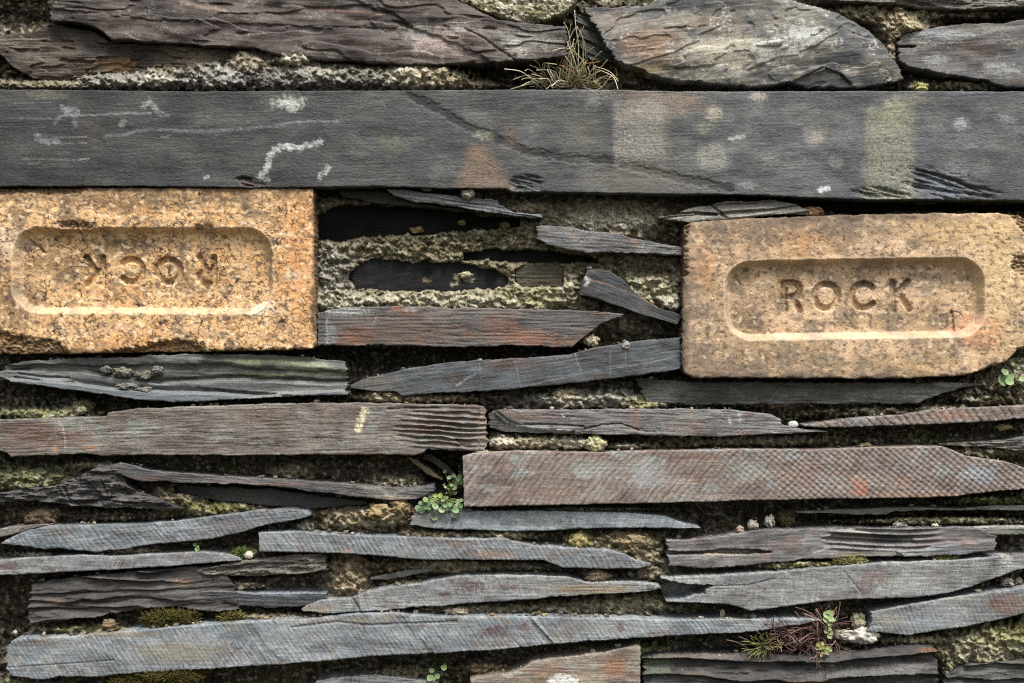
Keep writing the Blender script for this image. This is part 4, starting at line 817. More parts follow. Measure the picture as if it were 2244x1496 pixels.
stone('slate_sliver', 'flat pale topped slate sliver continuing past the split slate to the right edge', 'slate',
      [(2092, 1157), (2140, 1153), (2200, 1152), (2244, 1152), (2310, 1150)], [(2100, 1170), (2150, 1174), (2200, 1172), (2244, 1172), (2310, 1170)], -2, pal=((88, 86, 80), (112, 110, 104), (62, 60, 54)), gr=2, r=4, back=100, lines=[([(2090, 1158), (2160, 1155), (2244, 1154)], 4, (166, 164, 156), .7)])
def fishmouth(X, Y):
    return poly_sd(X, Y, [(1400, 1270), (1452, 1271), (1500, 1281), (1545, 1284), (1560, 1284), (1545, 1291), (1546, 1300), (1520, 1304), (1500, 1312), (1458, 1315), (1400, 1322)])
stone('slate_stone', 'thick grey slate with a broken notch in its left end above the wiry plant', 'slate',
      [(1449, 1266), (1480, 1266), (1550, 1262), (1700, 1253), (1800, 1243), (1900, 1235), (2000, 1230), (2080, 1228), (2130, 1224), (2180, 1219), (2244, 1218), (2310, 1216)],
      [(1460, 1318), (1500, 1321), (1545, 1322), (1590, 1325), (1620, 1330), (1645, 1339), (1700, 1333), (1800, 1318), (1870, 1313), (2000, 1310), (2080, 1300), (2150, 1280), (2200, 1262), (2244, 1248), (2310, 1236)],
      24, mat=M_SAWN, step=1.7, pal=((118, 118, 117), (132, 131, 129), (102, 101, 101)), gr=.9, und=3, streak=.14, r=4, rag=1.3, back=180, saw=[(14, 7.5, .9, .17, .35)], endrag=3,
      hfn=lambda X, Y, h: h - (70 + 6 * fbm(X / 8, Y / 5, 3, 3)) * ss(2.5, -2.5, fishmouth(X, Y) + 3 * fbm(X / 9, Y / 6, 3, 4)) - 10 * ss(2158, 2200, X + .8 * (Y - 1240)) ,
      grooves=[([(1850, 1252), (1868, 1275), (1885, 1296)], 3, 1.2, .16), ([(1562, 1284), (1640, 1282), (1700, 1268)], 2.2, 2, .35)],
      blobs=[(1650, 1268, 90, 10, (94, 94, 98), .6, .7, .5), (1900, 1280, 30, 30, (94, 68, 62), .5, .5, .9), (1935, 1265, 30, 20, (92, 70, 66), .5, .5, .9), (1840, 1310, 60, 10, (96, 80, 76), .5, .6, .8), (2050, 1260, 60, 20, (100, 88, 86), .4, .6, .8),
             (2205, 1228, 20, 10, (178, 172, 164), .85, .5, .6), (1500, 1318, 50, 8, (124, 128, 134), .7, .6, .5), (1812, 1272, 20, 8, (98, 100, 94), .5, .6, .4)],
      lines=[([(1458, 1317), (1520, 1321), (1560, 1323)], 2.5, (138, 104, 76), .5)])
stone('slate_stone', 'grey saw lined slate with a brown stain at the lower right edge', 'slate',
      [(1914, 1342), (1960, 1331), (2050, 1315), (2130, 1303), (2200, 1293), (2244, 1287), (2310, 1278)],
      [(1906, 1384), (1930, 1386), (1985, 1392), (2050, 1383), (2130, 1371), (2200, 1356), (2244, 1345), (2310, 1332)],
      22, mat=M_SAWN, step=1.7, pal=((112, 113, 114), (126, 126, 125), (98, 97, 97)), gr=.8, und=3, streak=.14, r=4, rag=1.4, back=170, saw=[(-22, 9.4, 1.3, .25, .5)], endrag=9,
      blobs=[(2210, 1325, 50, 26, (104, 76, 62), .7, .7, .5), (2180, 1322, 20, 10, (92, 64, 54), .7, .6, .5), (1950, 1360, 40, 20, (128, 124, 112), .6, .7, .4), (2020, 1366, 60, 14, (124, 130, 138), .5, .7, .4), (2100, 1312, 60, 8, (140, 136, 128), .5, .7, .4)])
stone('slate_stone', 'rust and buff slate at the bottom edge with a white quartz patch', 'slate',
      [(1030, 1488), (1080, 1478), (1120, 1476), (1150, 1462), (1170, 1448), (1240, 1440), (1320, 1430), (1370, 1420), (1396, 1414), (1404, 1418)],
      [(1040, 1560), (1200, 1562), (1402, 1560)], 18, pal=((116, 106, 98), (132, 118, 104), (98, 82, 72), (126, 122, 116)), gr=1.2, und=4, streak=.18, r=6, rag=2, back=160, endrag=2, lich=.2,
      blobs=[(1345, 1458, 36, 30, (134, 92, 66), .75, .7, .4), (1200, 1470, 60, 22, (126, 92, 72), .6, .8, .4), (1235, 1492, 36, 16, (196, 194, 190), .95, .3, .25), (1350, 1440, 40, 10, (92, 74, 66), .6, .6, .6), (1130, 1478, 40, 8, (140, 134, 122), .7, .6, .5), (1340, 1490, 16, 8, (92, 72, 62), .5, .5, .5)])
def waves(X, Y, h, y0, per, amp):
    t = (Y - y0 + 9 * np.sin(X / 150) + 5 * fbm(X / 70, Y / 20, 3, 98)) / per + .25 * fbm(X / 240, Y / 60, 2, 97)
    f = t - np.floor(t)
    h = h + 3 * fbm(X / 70, Y / 6, 4, 100) + 2 * fbm(X / 25, Y / 9, 3, 101)
    return h + amp * (.75 + .5 * perlin(np.floor(t) * 2.7, X / 170, 99)) * (np.where(f < .82, (f / .82) ** 1.8, (1 - f) / .18) - .4)
stone('slate_stone', 'dark layered slate at the bottom right beneath the wiry red stemmed plant', 'slate',
      [(1410, 1440), (1460, 1432), (1560, 1432), (1640, 1430), (1750, 1436), (1850, 1427), (1930, 1420), (1990, 1413), (2046, 1412), (2052, 1424)],
      [(1412, 1560), (1700, 1562), (2062, 1560)], 10, pal=((45, 42, 41), (60, 57, 55), (32, 30, 29), (73, 63, 57)), gr=.8, und=6, ang=-2, streak=.38, r=5, rag=2, back=150, speck=2.0, hfn=lambda X, Y, h: waves(X, Y, h, 1404, 41, 24),
      blobs=[(1440, 1465, 40, 34, (88, 98, 78), .55, .7, .6), (1900, 1475, 140, 14, (104, 102, 98), .6, .7, .5), (2030, 1424, 22, 8, (110, 74, 46), .8, .5, .5), (1760, 1494, 50, 6, (128, 86, 54), .6, .6, .5), (1560, 1438, 130, 7, (104, 92, 86), .7, .6, .5), (1980, 1458, 70, 10, (112, 104, 102), .5, .7, .4)])
stone('slate_stone', 'dark flat slate in the bottom right corner below the mossy mortar', 'slate',
      [(2070, 1478), (2100, 1462), (2130, 1454), (2200, 1449), (2244, 1447), (2310, 1445)], [(2072, 1560), (2200, 1560), (2310, 1560)], 4, pal=((51, 49, 47), (74, 73, 69), (35, 34, 32)), gr=2.4, und=4, streak=.45, r=4, back=130, speck=1.2, hfn=lambda X, Y, h: waves(X, Y, h, 1442, 26, 13))
stone('slate_sliver', 'silvery grey slate shelf half seen at the bottom edge left of the rust slate', 'slate',
      [(690, 1492), (760, 1483), (820, 1479), (900, 1488), (960, 1498)], [(694, 1550), (800, 1552), (962, 1550)], -2, pal=((104, 104, 104), (128, 128, 126), (82, 82, 80)), gr=2, r=5, back=110)
# ------------------------------------------------------------------ mortar and soil in the joints
def build_mortar():
    st = 2.2
    xs = np.arange(-62, 2312, st, dtype=np.float32); ys = np.arange(-62, 1562, st, dtype=np.float32)
    X, Y = np.meshgrid(xs, ys)
    h = -70 + 38 * fbm(X / 110, Y / 50, 4, 501)
    col = np.empty(X.shape + (3,), np.float32); col[:] = lin((86, 80, 67))
    col = mix(col, (64, 59, 48), ss(-.2, .35, fbm(X / 60, Y / 40, 4, 502)))
    col = mix(col, (72, 73, 50), .6 * ss(.1, .5, fbm(X / 110, Y / 50, 4, 503)))
    PALE, TAN, GREYM, OLIVE, GREEN, YEL, SOIL = (186, 180, 162), (162, 150, 124), (152, 150, 144), (126, 121, 100), (104, 110, 76), (146, 144, 104), (50, 46, 39)
    zones = [  # cx, cy, rx, ry, depth, colour, strength
        (50, 30, 90, 50, -120, SOIL, .7), (1110, 160, 150, 40, -95, SOIL, .6), (1650, 192, 380, 14, -60, SOIL, .5), (1000, 785, 300, 34, -135, SOIL, .6), (120, 870, 170, 34, -120, SOIL, .5),
        (975, 1020, 50, 45, -130, SOIL, .6), (1850, 1128, 420, 22, -95, SOIL, .5), (715, 430, 60, 30, -110, SOIL, .5), (20, 1330, 60, 90, -125, SOIL, .5), (700, 1475, 700, 26, -85, SOIL, .4), (520, 1040, 320, 24, -80, SOIL, .4),
        (1500, 790, 60, 40, -90, SOIL, .4), (1300, 815, 120, 14, -80, SOIL, .3), (1260, 60, 40, 60, -70, SOIL, .5), (1340, 735, 60, 26, -100, SOIL, .4), (2130, 1190, 90, 26, -70, SOIL, .4), (1520, 1275, 60, 26, -60, SOIL, .4), (250, 1110, 130, 16, -70, SOIL, .4),
        # band above the lintel
        (100, 186, 150, 16, -12, OLIVE, .6), (290, 178, 120, 22, 8, GREYM, .6), (345, 172, 34, 20, 14, PALE, .5), (480, 170, 90, 32, 8, GREYM, .7), (545, 140, 40, 26, 6, TAN, .6), (560, 170, 70, 28, 10, (96, 96, 96), .7), (645, 128, 44, 24, 8, PALE, .7),
        (680, 170, 70, 28, 12, GREYM, .6), (800, 174, 120, 26, 10, (116, 114, 108), .7), (905, 162, 60, 34, 14, PALE, .8), (960, 168, 70, 32, 2, TAN, .7), (1040, 186, 60, 14, -26, TAN, .4),
        (1985, 50, 70, 46, -2, TAN, .8), (1890, 26, 70, 26, -14, TAN, .6), (1955, 115, 14, 40, -6, (138, 122, 104), .8), (2110, 30, 120, 14, -20, OLIVE, .5), (2130, 188, 110, 14, -20, OLIVE, .5), (2012, 192, 20, 14, -2, (150, 146, 90), .7),
        # hollow between the bricks
        (1090, 560, 420, 170, -38, (122, 116, 94), .75), (740, 460, 60, 30, -34, OLIVE, .6), (860, 545, 170, 22, -44, (114, 108, 84), .7), (1050, 525, 120, 24, -44, (88, 80, 58), .7), (725, 610, 46, 80, -30, GREYM, .5), (740, 660, 60, 26, -22, (164, 158, 138), .7), (960, 660, 260, 22, -22, (158, 154, 132), .8),
        (1180, 650, 90, 30, -26, (150, 146, 108), .6), (1240, 615, 26, 46, -16, PALE, .4), (1340, 482, 110, 34, -22, PALE, .6), (1300, 450, 160, 26, -42, OLIVE, .5), (1160, 455, 34, 16, -26, TAN, .6), (1440, 600, 70, 40, -34, OLIVE, .6), (1420, 640, 60, 40, -24, (156, 153, 126), .6), (1475, 668, 24, 20, -8, PALE, .8),
        (1220, 590, 90, 26, -44, (80, 72, 48), .7), (1360, 705, 60, 30, -46, OLIVE, .5), (1480, 520, 40, 20, -50, SOIL, .6), (1420, 590, 70, 16, -52, SOIL, .5),
        # middle courses
        (900, 872, 150, 16, -10, TAN, .6), (830, 866, 40, 16, -4, TAN, .7), (1290, 878, 170, 24, -12, GREYM, .6), (1240, 868, 34, 22, -4, TAN, .6), (1410, 884, 44, 16, -2, (140, 138, 84), .7), (1170, 970, 110, 22, -6, (160, 152, 124), .7), (1100, 968, 30, 22, 0, PALE, .6), (1260, 972, 50, 18, -6, PALE, .5), (1055, 991, 22, 7, 12, PALE, .9),
        (1370, 978, 50, 10, -10, PALE, .5), (1650, 965, 240, 18, -34, OLIVE, .4), (90, 908, 130, 18, -4, (140, 140, 104), .8), (170, 890, 30, 20, -30, TAN, .5), (1930, 905, 200, 16, -40, SOIL, .6), (2190, 850, 90, 44, -14, (92, 84, 64), .7), (2150, 870, 60, 30, -20, SOIL, .6), (2080, 900, 60, 12, -12, TAN, .5), (2150, 990, 90, 16, -20, (120, 116, 90), .6), (1700, 880, 300, 14, -36, SOIL, .4),
        # lower courses
        (60, 1050, 110, 34, -4, (104, 107, 76), .8), (190, 1020, 40, 14, -26, TAN, .5), (380, 1092, 60, 36, -14, (108, 98, 78), .7), (480, 1116, 110, 22, -16, (116, 112, 66), .7), (100, 1125, 70, 18, -30, (92, 80, 66), .7), (260, 1130, 120, 18, -36, SOIL, .5), (800, 1138, 120, 34, -6, (140, 128, 104), .7), (860, 1125, 50, 24, 2, (158, 146, 122), .7),
        (640, 1035, 60, 26, -34, OLIVE, .5), (860, 1062, 70, 24, -20, (110, 102, 86), .6), (1110, 1172, 80, 14, -4, TAN, .7), (950, 1172, 90, 14, -6, TAN, .6), (1300, 1115, 160, 8, -26, OLIVE, .5), (665, 1155, 24, 14, -12, GREYM, .5), (760, 1270, 50, 60, -8, (148, 132, 108), .75), (900, 1240, 140, 22, -26, (96, 86, 58), .6), (985, 1240, 60, 16, -14, TAN, .6), (900, 1280, 60, 14, -30, TAN, .4),
        (1350, 1192, 120, 36, -14, (108, 100, 78), .7), (1270, 1185, 30, 22, -4, (160, 150, 100), .7), (1390, 1186, 34, 24, -2, (150, 126, 90), .7), (1420, 1225, 40, 30, -12, TAN, .5), (1100, 1240, 180, 14, -34, OLIVE, .4), (1310, 1262, 34, 14, -2, (160, 144, 118), .8), (1420, 1258, 60, 18, -14, OLIVE, .6), (1380, 1328, 130, 28, -26, OLIVE, .6),
        (1010, 1335, 120, 14, -18, TAN, .5), (1200, 1335, 160, 20, -32, OLIVE, .4), (520, 1284, 60, 14, -6, (150, 144, 124), .8), (200, 1382, 140, 20, -10, (100, 98, 66), .7), (600, 1352, 100, 14, -16, OLIVE, .5), (80, 1216, 60, 10, -12, GREYM, .6), (290, 1206, 80, 12, -12, TAN, .6), (540, 1214, 40, 16, -8, GREEN, .6),
        (1880, 1236, 220, 12, 4, YEL, .8), (1720, 1240, 80, 12, -2, (150, 140, 100), .7), (2080, 1224, 80, 12, -6, YEL, .7), (2160, 1425, 130, 46, 4, (152, 147, 124), .7), (2200, 1390, 80, 30, 2, (140, 138, 90), .6), (1990, 1402, 70, 14, -2, (158, 148, 120), .7), (2080, 1485, 16, 60, -4, (140, 136, 100), .7), (2100, 1140, 180, 10, -24, GREEN, .5), (2180, 1098, 100, 14, -20, (92, 98, 54), .7),
        (2040, 1142, 200, 10, -16, (98, 92, 72), .5), (1380, 1425, 120, 16, -40, (112, 124, 80), .6), (1400, 1470, 12, 60, -30, (84, 108, 66), .7), (1060, 1465, 60, 20, -18, (120, 104, 76), .6), (880, 1475, 100, 20, -30, OLIVE, .4), (1780, 1395, 200, 24, -36, SOIL, .5), (2130, 1340, 140, 12, -30, OLIVE, .4)]
    for (cx, cy, rx, ry, d, c, s) in zones:
        x0, x1 = np.searchsorted(xs, [cx - rx * 2.2, cx + rx * 2.2]); y0, y1 = np.searchsorted(ys, [cy - ry * 2.2, cy + ry * 2.2])
        if x1 <= x0 or y1 <= y0: continue
        sl = (slice(y0, y1), slice(x0, x1))
        if -60 < d < -8 and cy > 800: d *= .65
        m = blob(X[sl], Y[sl], cx, cy, rx * 1.12, ry * 1.1, 0, .75, .35, 7)
        h[sl] = h[sl] + (d - h[sl]) * m
        col[sl] = mix(col[sl], c, m * s)
    # crumbs
    wx = X + 6 * fbm(X / 20, Y / 20, 2, 511); wy = Y + 6 * fbm(X / 20, Y / 20, 2, 512)
    b1 = billow(wx / 30, wy / 24, 4, 513); b2 = billow(wx / 11, wy / 10, 3, 514)
    h = h + 21 * (b1 - .5) * (0.5 + .5 * ss(-130, -20, h)) - 5 * (b2 - .5) + 5 * fbm(X / 12, Y / 12, 4, 515) + 3.2 * perlin(X / 5.2, Y / 5.2, 518)
    h = h + 8 * fbm(X / 45, Y / 45, 3, 519)
    # grains of lime and grit
    g = fbm(X / 11, Y / 9, 4, 516, .6)
    col = col * np.clip(1 + .7 * fbm(X / 17, Y / 14, 5, 517, .6), .2, 2)[..., None]
    col = mix(col, (172, 168, 154), .65 * ss(.12, .5, g + .3 * fbm(X / 50, Y / 30, 3, 525))); col = mix(col, (40, 36, 28), .7 * ss(.2, .55, -g + .15 * fbm(X / 40, Y / 30, 3, 520)))
    col = mix(col, (142, 122, 94), .35 * ss(.35, .6, fbm(X / 18, Y / 18, 3, 521)))
    col = mix(col, (104, 108, 68), .35 * ss(.25, .55, fbm(X / 34, Y / 26, 4, 522)))
    sp = perlin(X / 4.4, Y / 4.4, 523); col = mix(col, (180, 176, 162), .6 * ss(.8, .95, sp) * ss(.1, .4, fbm(X / 40, Y / 40, 2, 524))); h = h + 2.5 * ss(.74, .9, sp)
    # fit it round the stones
    drop = np.zeros(X.shape, bool)
    for (xt, yt, xb, yb, d, laps) in STONES:
        xa, xz = min(xt[0], xb[0]), max(xt[-1], xb[-1])
        i0, i1 = np.searchsorted(xs, [xa, xz])
        j0, j1 = np.searchsorted(ys, [yt.min() - 4, yb.max() + 4])
        if i1 <= i0: continue
        cx = xs[i0:i1]
        T = np.interp(cx, xt, yt)[None]; B = np.interp(cx, xb, yb)[None]
        YY = Y[j0:j1, i0:i1]; XX = X[j0:j1, i0:i1]
        ins = np.minimum(np.minimum(YY - T, B - YY), np.minimum(XX - xa, xz - XX))
        hh = h[j0:j1, i0:i1]
        if laps:
            ins = np.minimum(np.minimum(YY - T, B - YY), (np.minimum(XX - xa, xz - XX) + 2) * 1.5) + 4.5 * fbm(XX / 15, YY / 12, 4, 530, .6) - 1
            lim = d + 10 - 24 * ss(-3, 4, ins)
            near = np.where(ins > -10, np.minimum(hh, np.where(ins > -3, lim, 1e9)), hh)
            h[j0:j1, i0:i1] = near
        else:
            h[j0:j1, i0:i1] = np.where(ins > 0.5, np.minimum(hh, d - 14 - 6 * ss(0, 8, ins)), np.minimum(hh, d + 3 + 12 * ss(0, -14, ins)) if d > 0 else hh)
        if d > -40 and not laps: drop[j0:j1, i0:i1] |= ins > 24
    # lumps squeezed out over the stone edges
    for (cx, cy, rx, ry, d) in [(645, 128, 44, 24, 14), (548, 146, 50, 32, 12), (480, 168, 90, 27, 14), (905, 162, 60, 34, 18), (800, 170, 110, 25, 14), (290, 179, 110, 17, 10), (345, 172, 34, 22, 18), (690, 168, 80, 26, 16), (590, 176, 40, 24, 20), (960, 176, 60, 20, 6), (110, 188, 120, 10, 2), (1055, 991, 20, 6, 18), (1180, 168, 40, 12, -30)]:
        m = blob(X, Y, cx, cy, rx, ry, 0, .9, .6, 9)
        hh = d - 34 * (1 - m) + 11 * (b1 - .5) - 5 * (b2 - .5) + 4 * fbm(X / 12, Y / 12, 4, 515) + 3 * perlin(X / 5.2, Y / 5.2, 518) + 5 * fbm(X / 30, Y / 26, 3, 519)
        w = m > .02
        h = np.where(w, np.maximum(h, hh), h); drop &= ~(w & (m > .2))
    k = (CD - h) / CD
    P = np.stack([(X - CX) * k * S, -h * S, ZC - (Y - CY) * k * S], -1).reshape(-1, 3)
    nr, nc = X.shape
    idx = np.arange(nr * nc).reshape(nr, nc)
    keep = ~(drop[:-1, :-1] & drop[1:, :-1] & drop[1:, 1:] & drop[:-1, 1:])
    q = np.stack([idx[:-1, :-1], idx[1:, :-1], idx[1:, 1:], idx[:-1, 1:]], -1)[keep]
    used = np.unique(q); remap = np.full(nr * nc, -1, np.int32); remap[used] = np.arange(len(used))
    org = (0, 0.02, ZC)
    o = raw_mesh('mortar', P[used], remap[q], col.reshape(-1, 3)[used], M_MORTAR, origin=org)
    tag(o, 'crumbly tan and olive lime mortar with soil packed into every joint of the wall', 'mortar', kind='stuff')
build_mortar()
# the solid core of the wall behind the face, so that nothing shows through a deep joint
v = [W(-4200, -2600, -262), W(6400, -2600, -262), W(6400, 4400, -262), W(-4200, 4400, -262)]
v2 = [(x, y + .12, z) for x, y, z in v]
core = raw_mesh('wall_core', v + v2, [[(0, 3, 2, 1), (4, 5, 6, 7), (0, 1, 5, 4), (1, 2, 6, 5), (2, 3, 7, 6), (3, 0, 4, 7)]],
                np.tile(lin((58, 54, 46)), (8, 1)), M_MORTAR, smooth=False)
tag(core, 'dark rubble core of the wall behind the slates', 'wall', kind='structure')

M_GROUND = make_mat('ground', .95, .1, .8, .01, 60, .4, col=((50, 47, 40), (58, 60, 42)))
g = raw_mesh('ground', [(-60, -60, 0), (60, -60, 0), (60, .3, 0), (-60, .3, 0)], [[(0, 1, 2, 3)]], None, M_GROUND, smooth=False)
g['label'] = 'trodden earth and grass at the foot of the wall'; g['category'] = 'ground'; g['kind'] = 'structure'

# ------------------------------------------------------------------ loose clods and pebbles
import bmesh
def ico(sub):
    bm = bmesh.new(); bmesh.ops.create_icosphere(bm, subdivisions=sub, radius=1)
    V = np.array([v.co[:] for v in bm.verts], np.float32); F = np.array([[v.index for v in f.verts] for f in bm.faces], np.int32); bm.free()
    return V, F
IV, IF = ico(4)
def clod(label, x, y, rx, ry, d, c1, c2=None, name='mortar_clod', cat='clod', rough=.55, seed=0, group='loose clods and pebbles on the ledges'):
    n = IV; s = seed + int(x)
    f = 1 + rough * (fbm(n[:, 0] * 1.1 + 9, n[:, 1] * 1.1 + n[:, 2] * 1.7, 3, s) + .5 * billow(n[:, 0] * 2.5 + n[:, 2], n[:, 1] * 2.5 - n[:, 2] * 1.3, 3, s + 1) - .2 + .35 * fbm(n[:, 0] * 5 + n[:, 2] * 2, n[:, 1] * 4 + n[:, 2] * 4.5, 4, s + 5, .6))
    V = n * f[:, None] * np.array([rx, min(rx, ry) * .9, ry]) * S
    c2 = c2 or tuple(int(v * .6) for v in c1)
    col = np.empty((len(n), 3), np.float32); col[:] = lin(c1)
    col = mix(col, c2, ss(-.15, .4, fbm(n[:, 0] * 2.3 + n[:, 2], n[:, 1] * 2.3 + n[:, 2], 4, s + 2)))
    col = col * np.clip(1 + .7 * fbm(n[:, 0] * 5 + n[:, 1] * 3, n[:, 2] * 5 + n[:, 1], 4, s + 3, .65), .2, 2)[:, None]
    p = W(x, y, d)
    o = raw_mesh(name, V + np.array(p), IF, col, M_STONE, origin=p)
    return tag(o, label, cat, group)
clod('tan mortar crumb on the tilted slate below the pointed tip of the rust stained slate', 1296, 746, 15, 13, -8, (160, 150, 126))
clod('small grey mortar crumb on the upper edge of the tilted slate', 1372, 757, 9, 8, 6, (150, 148, 144))
clod('round white pebble beside the notched end of the white edged slate', 1738, 930, 11, 8, 2, (196, 200, 190), (150, 156, 146), 'pebble', 'pebble', .12)
clod('pale cubic clod standing beneath the brown grey slate above the chiselled slab', 1306, 972, 22, 17, -2, (172, 168, 130))
clod('pale grey clod at the left end of the split purple grey slate', 1622, 1162, 8, 9, -2, (168, 150, 132))
clod('light beige clod in the dark gap over the split purple slate', 1650, 1150, 10, 10, -8, (172, 166, 150))
clod('larger light grey clod in the dark gap over the split purple slate', 1686, 1142, 10, 13, -10, (166, 162, 148))
clod('dim brown clod in shade right of the two light clods', 1722, 1135, 20, 18, -34, (78, 68, 48))
clod('bright yellowish crumb stuck under the lintel over the splintered sliver', 1026, 425, 14, 9, 4, (170, 164, 150))
clod('small mortar crumb under the lintel left of the bright one', 935, 414, 10, 4, 2, (130, 128, 118))
clod('pinkish brown lump under the lintel beside the splintered two layer slate', 1782, 464, 20, 11, -6, (140, 110, 82))
clod('tan dab stuck to the large black recessed slate', 912, 504, 14, 7, -58, (140, 122, 84))
clod('second tan dab to the right on the large black recessed slate', 1012, 488, 8, 6, -56, (128, 114, 80))
clod('third dim tan dab near the right end of the large black slate', 1106, 494, 10, 8, -54, (126, 112, 76))
clod('pale dab at the right of the black smooth recessed slate', 1020, 602, 13, 6, -46, (176, 172, 140))
clod('grey lump in the crumbs on the split slate under the inverted brick', 232, 810, 11, 8, 3, (104, 104, 98))
clod('pale greyish lump middle of the crumb row on the split slate', 268, 816, 20, 10, 2, (112, 110, 98), rough=.6)
clod('dark tan lump in the crumb row on the split slate', 312, 822, 18, 9, 2, (100, 96, 84), rough=.6)
clod('knobbly grey lump at the right of the crumb row on the split slate', 346, 812, 12, 9, 3, (114, 112, 106), rough=.5)
clod('flat grey crumb cluster on the lower ledge of the split slate', 278, 846, 22, 6, 10, (130, 128, 122), rough=.7)
clod('small pale crumb cluster beside the flat one on the lower ledge', 312, 853, 17, 5, 10, (116, 112, 104), rough=.7)
clod('tan nugget by the moss above the longest pale slate', 240, 1368, 15, 10, -2, (118, 104, 82), (90, 78, 62))
clod('white lichen crusted lump to the right of the wiry plant', 1893, 1393, 30, 16, 8, (184, 180, 172), (130, 127, 120), 'lichened_stone', 'stone', .42)
clod('upright grey green lump behind the white lichen crusted one', 1880, 1364, 14, 20, -8, (150, 146, 122), None, 'lichened_stone', 'stone', .6)
clod('low whitish lump between the wiry plant and the white lichen crusted one', 1848, 1392, 20, 11, 4, (176, 172, 160), None, 'lichened_stone', 'stone', .6)
clod('pale pebble in the green moss at the tip of the thin slate strip', 545, 1216, 10, 8, 4, (196, 186, 176), (150, 140, 130), 'pebble', 'pebble', .25)
clod('dark brown clod in the gap at left above the pinkish slate tip', 95, 1133, 38, 18, -22, (88, 76, 62), (60, 52, 42))
clod('ochre clod in the mortar over the right end of the saw marked slate', 1390, 1185, 26, 16, -8, (136, 122, 98))
clod('yellowish clod in the dark joint under the pale pointed slate', 1268, 1184, 20, 17, -8, (140, 130, 88))
clod('light brown lump hanging over the ochre tipped slate', 1312, 1262, 24, 12, -4, (150, 134, 110))
clod('small bright crumb in the joint under the notched slate', 1583, 1344, 5, 9, -12, (200, 190, 160))
clod('pair of greyish crumbs at the right under the thin slate edge', 1972, 1150, 14, 7, -8, (156, 150, 140), rough=.7)
clod('tan clod in the slot at the right under the patterned sliver', 2200, 936, 16, 6, -14, (140, 124, 88))
clod('grey clod at the far right under the tip of the notched slate', 2208, 1276, 14, 10, -6, (128, 122, 112))
clod('little grey clod beside it at the right under the notched slate', 2232, 1274, 8, 9, -8, (118, 112, 102))
clod('yellow green lump on the lintel top at the right', 2018, 192, 15, 10, 4, (150, 146, 92))
clod('dark mossy lump in the black gap under the split slate at left', 190, 888, 18, 12, -30, (96, 92, 72))
clod('tan clod in the black gap under the split slate at left', 178, 898, 12, 8, -10, (142, 136, 112))
clod('brown clod left of the leafy plant', 880, 1112, 22, 15, 0, (140, 120, 92), rough=.6)
clod('tan clod beside the brown one above the saw marked slate', 832, 1122, 26, 17, -2, (144, 126, 92), rough=.6)
clod('pale crumb on the top edge of the pale grey red spotted slate', 1000, 1340, 26, 8, -2, (150, 142, 126), rough=.7)
clod('white crumb in the dark corner at bottom left', 33, 1386, 5, 5, -30, (170, 168, 156))

# fine debris lying on the ledges
def debris():
    V0, F0 = ico(2); rg = random.Random(11)
    Vs, Fs, Cs, n = [], [], [], 0
    PAL = ((168, 162, 144), (140, 132, 112), (122, 112, 90), (180, 176, 164), (96, 88, 70), (110, 112, 108), (150, 138, 110), (72, 66, 52))
    def covered(x, y, d):
        for (xt, yt, xb, yb, dd, laps) in STONES:
            if dd < d - 30: continue
            if min(xt[0], xb[0]) < x < max(xt[-1], xb[-1]) and np.interp(x, xt, yt) + .5 < y < np.interp(x, xb, yb) - .5: return True
        return False
    for si, (xt, yt, xb, yb, dd, laps) in enumerate(STONES):
        if laps or xt[-1] - xt[0] < 60 or yt.mean() < 500: continue      # the joints above the bricks are clean
        m = int((xt[-1] - xt[0]) / 6)
        for i in range(m):
            x = rg.uniform(max(xt[0] + 4, -20), min(xt[-1] - 4, 2264))
            if float(fbm(np.array([x / 70.]), np.array([si * 3.3]), 3, 90)[0]) < rg.uniform(-.05, .6): continue
            r = 1.3 + 4.2 * rg.random() ** 2.8
            y = float(np.interp(x, xt, yt)) - r * .55; d = dd - rg.uniform(4, 34) - r
            if covered(x, y - r, dd - 20): continue
            off = np.array([rg.uniform(-9, 9), rg.uniform(-9, 9)])
            f = 1 + .55 * perlin(V0[:, 0] * 1.7 + off[0], V0[:, 1] * 1.7 + V0[:, 2] * 1.3 + off[1], 5)
            v = V0 * f[:, None] * np.array([r * rg.uniform(.8, 1.6), r, r * rg.uniform(.7, 1.1)]) * S
            # lying on the stone's top face, straight back from its front edge
            k = (CD - dd) / CD
            pos = np.array([(x - CX) * k * S, -d * S, ZC - (y - CY) * k * S])
            c = lin(rg.choice(PAL)) * rg.uniform(.4, .95)
            Vs.append(v + pos); Fs.append(F0 + n); n += len(V0)
            Cs.append(c[None] * np.clip(1 + .5 * perlin(V0[:, 0] * 4 + off[0], V0[:, 2] * 4 + off[1], 6), .4, 1.6)[:, None])
    o = raw_mesh('mortar_crumbs', np.concatenate(Vs), np.concatenate(Fs), np.concatenate(Cs), M_STONE, origin=(0, 0, ZC))
    tag(o, 'fine crumbs of mortar and grit scattered along the ledges of the slates', 'debris', kind='stuff')
debris()

# ------------------------------------------------------------------ plants
M_STRAW = make_mat('dry_grass', .7, .25, .2, .0003, 1500, .15)
M_LEAF = make_mat('leaf', .5, .35, .3, .0003, 900, .15)
M_MOSS = make_mat('moss', .9, .1, .3, .0003, 1500, .25)

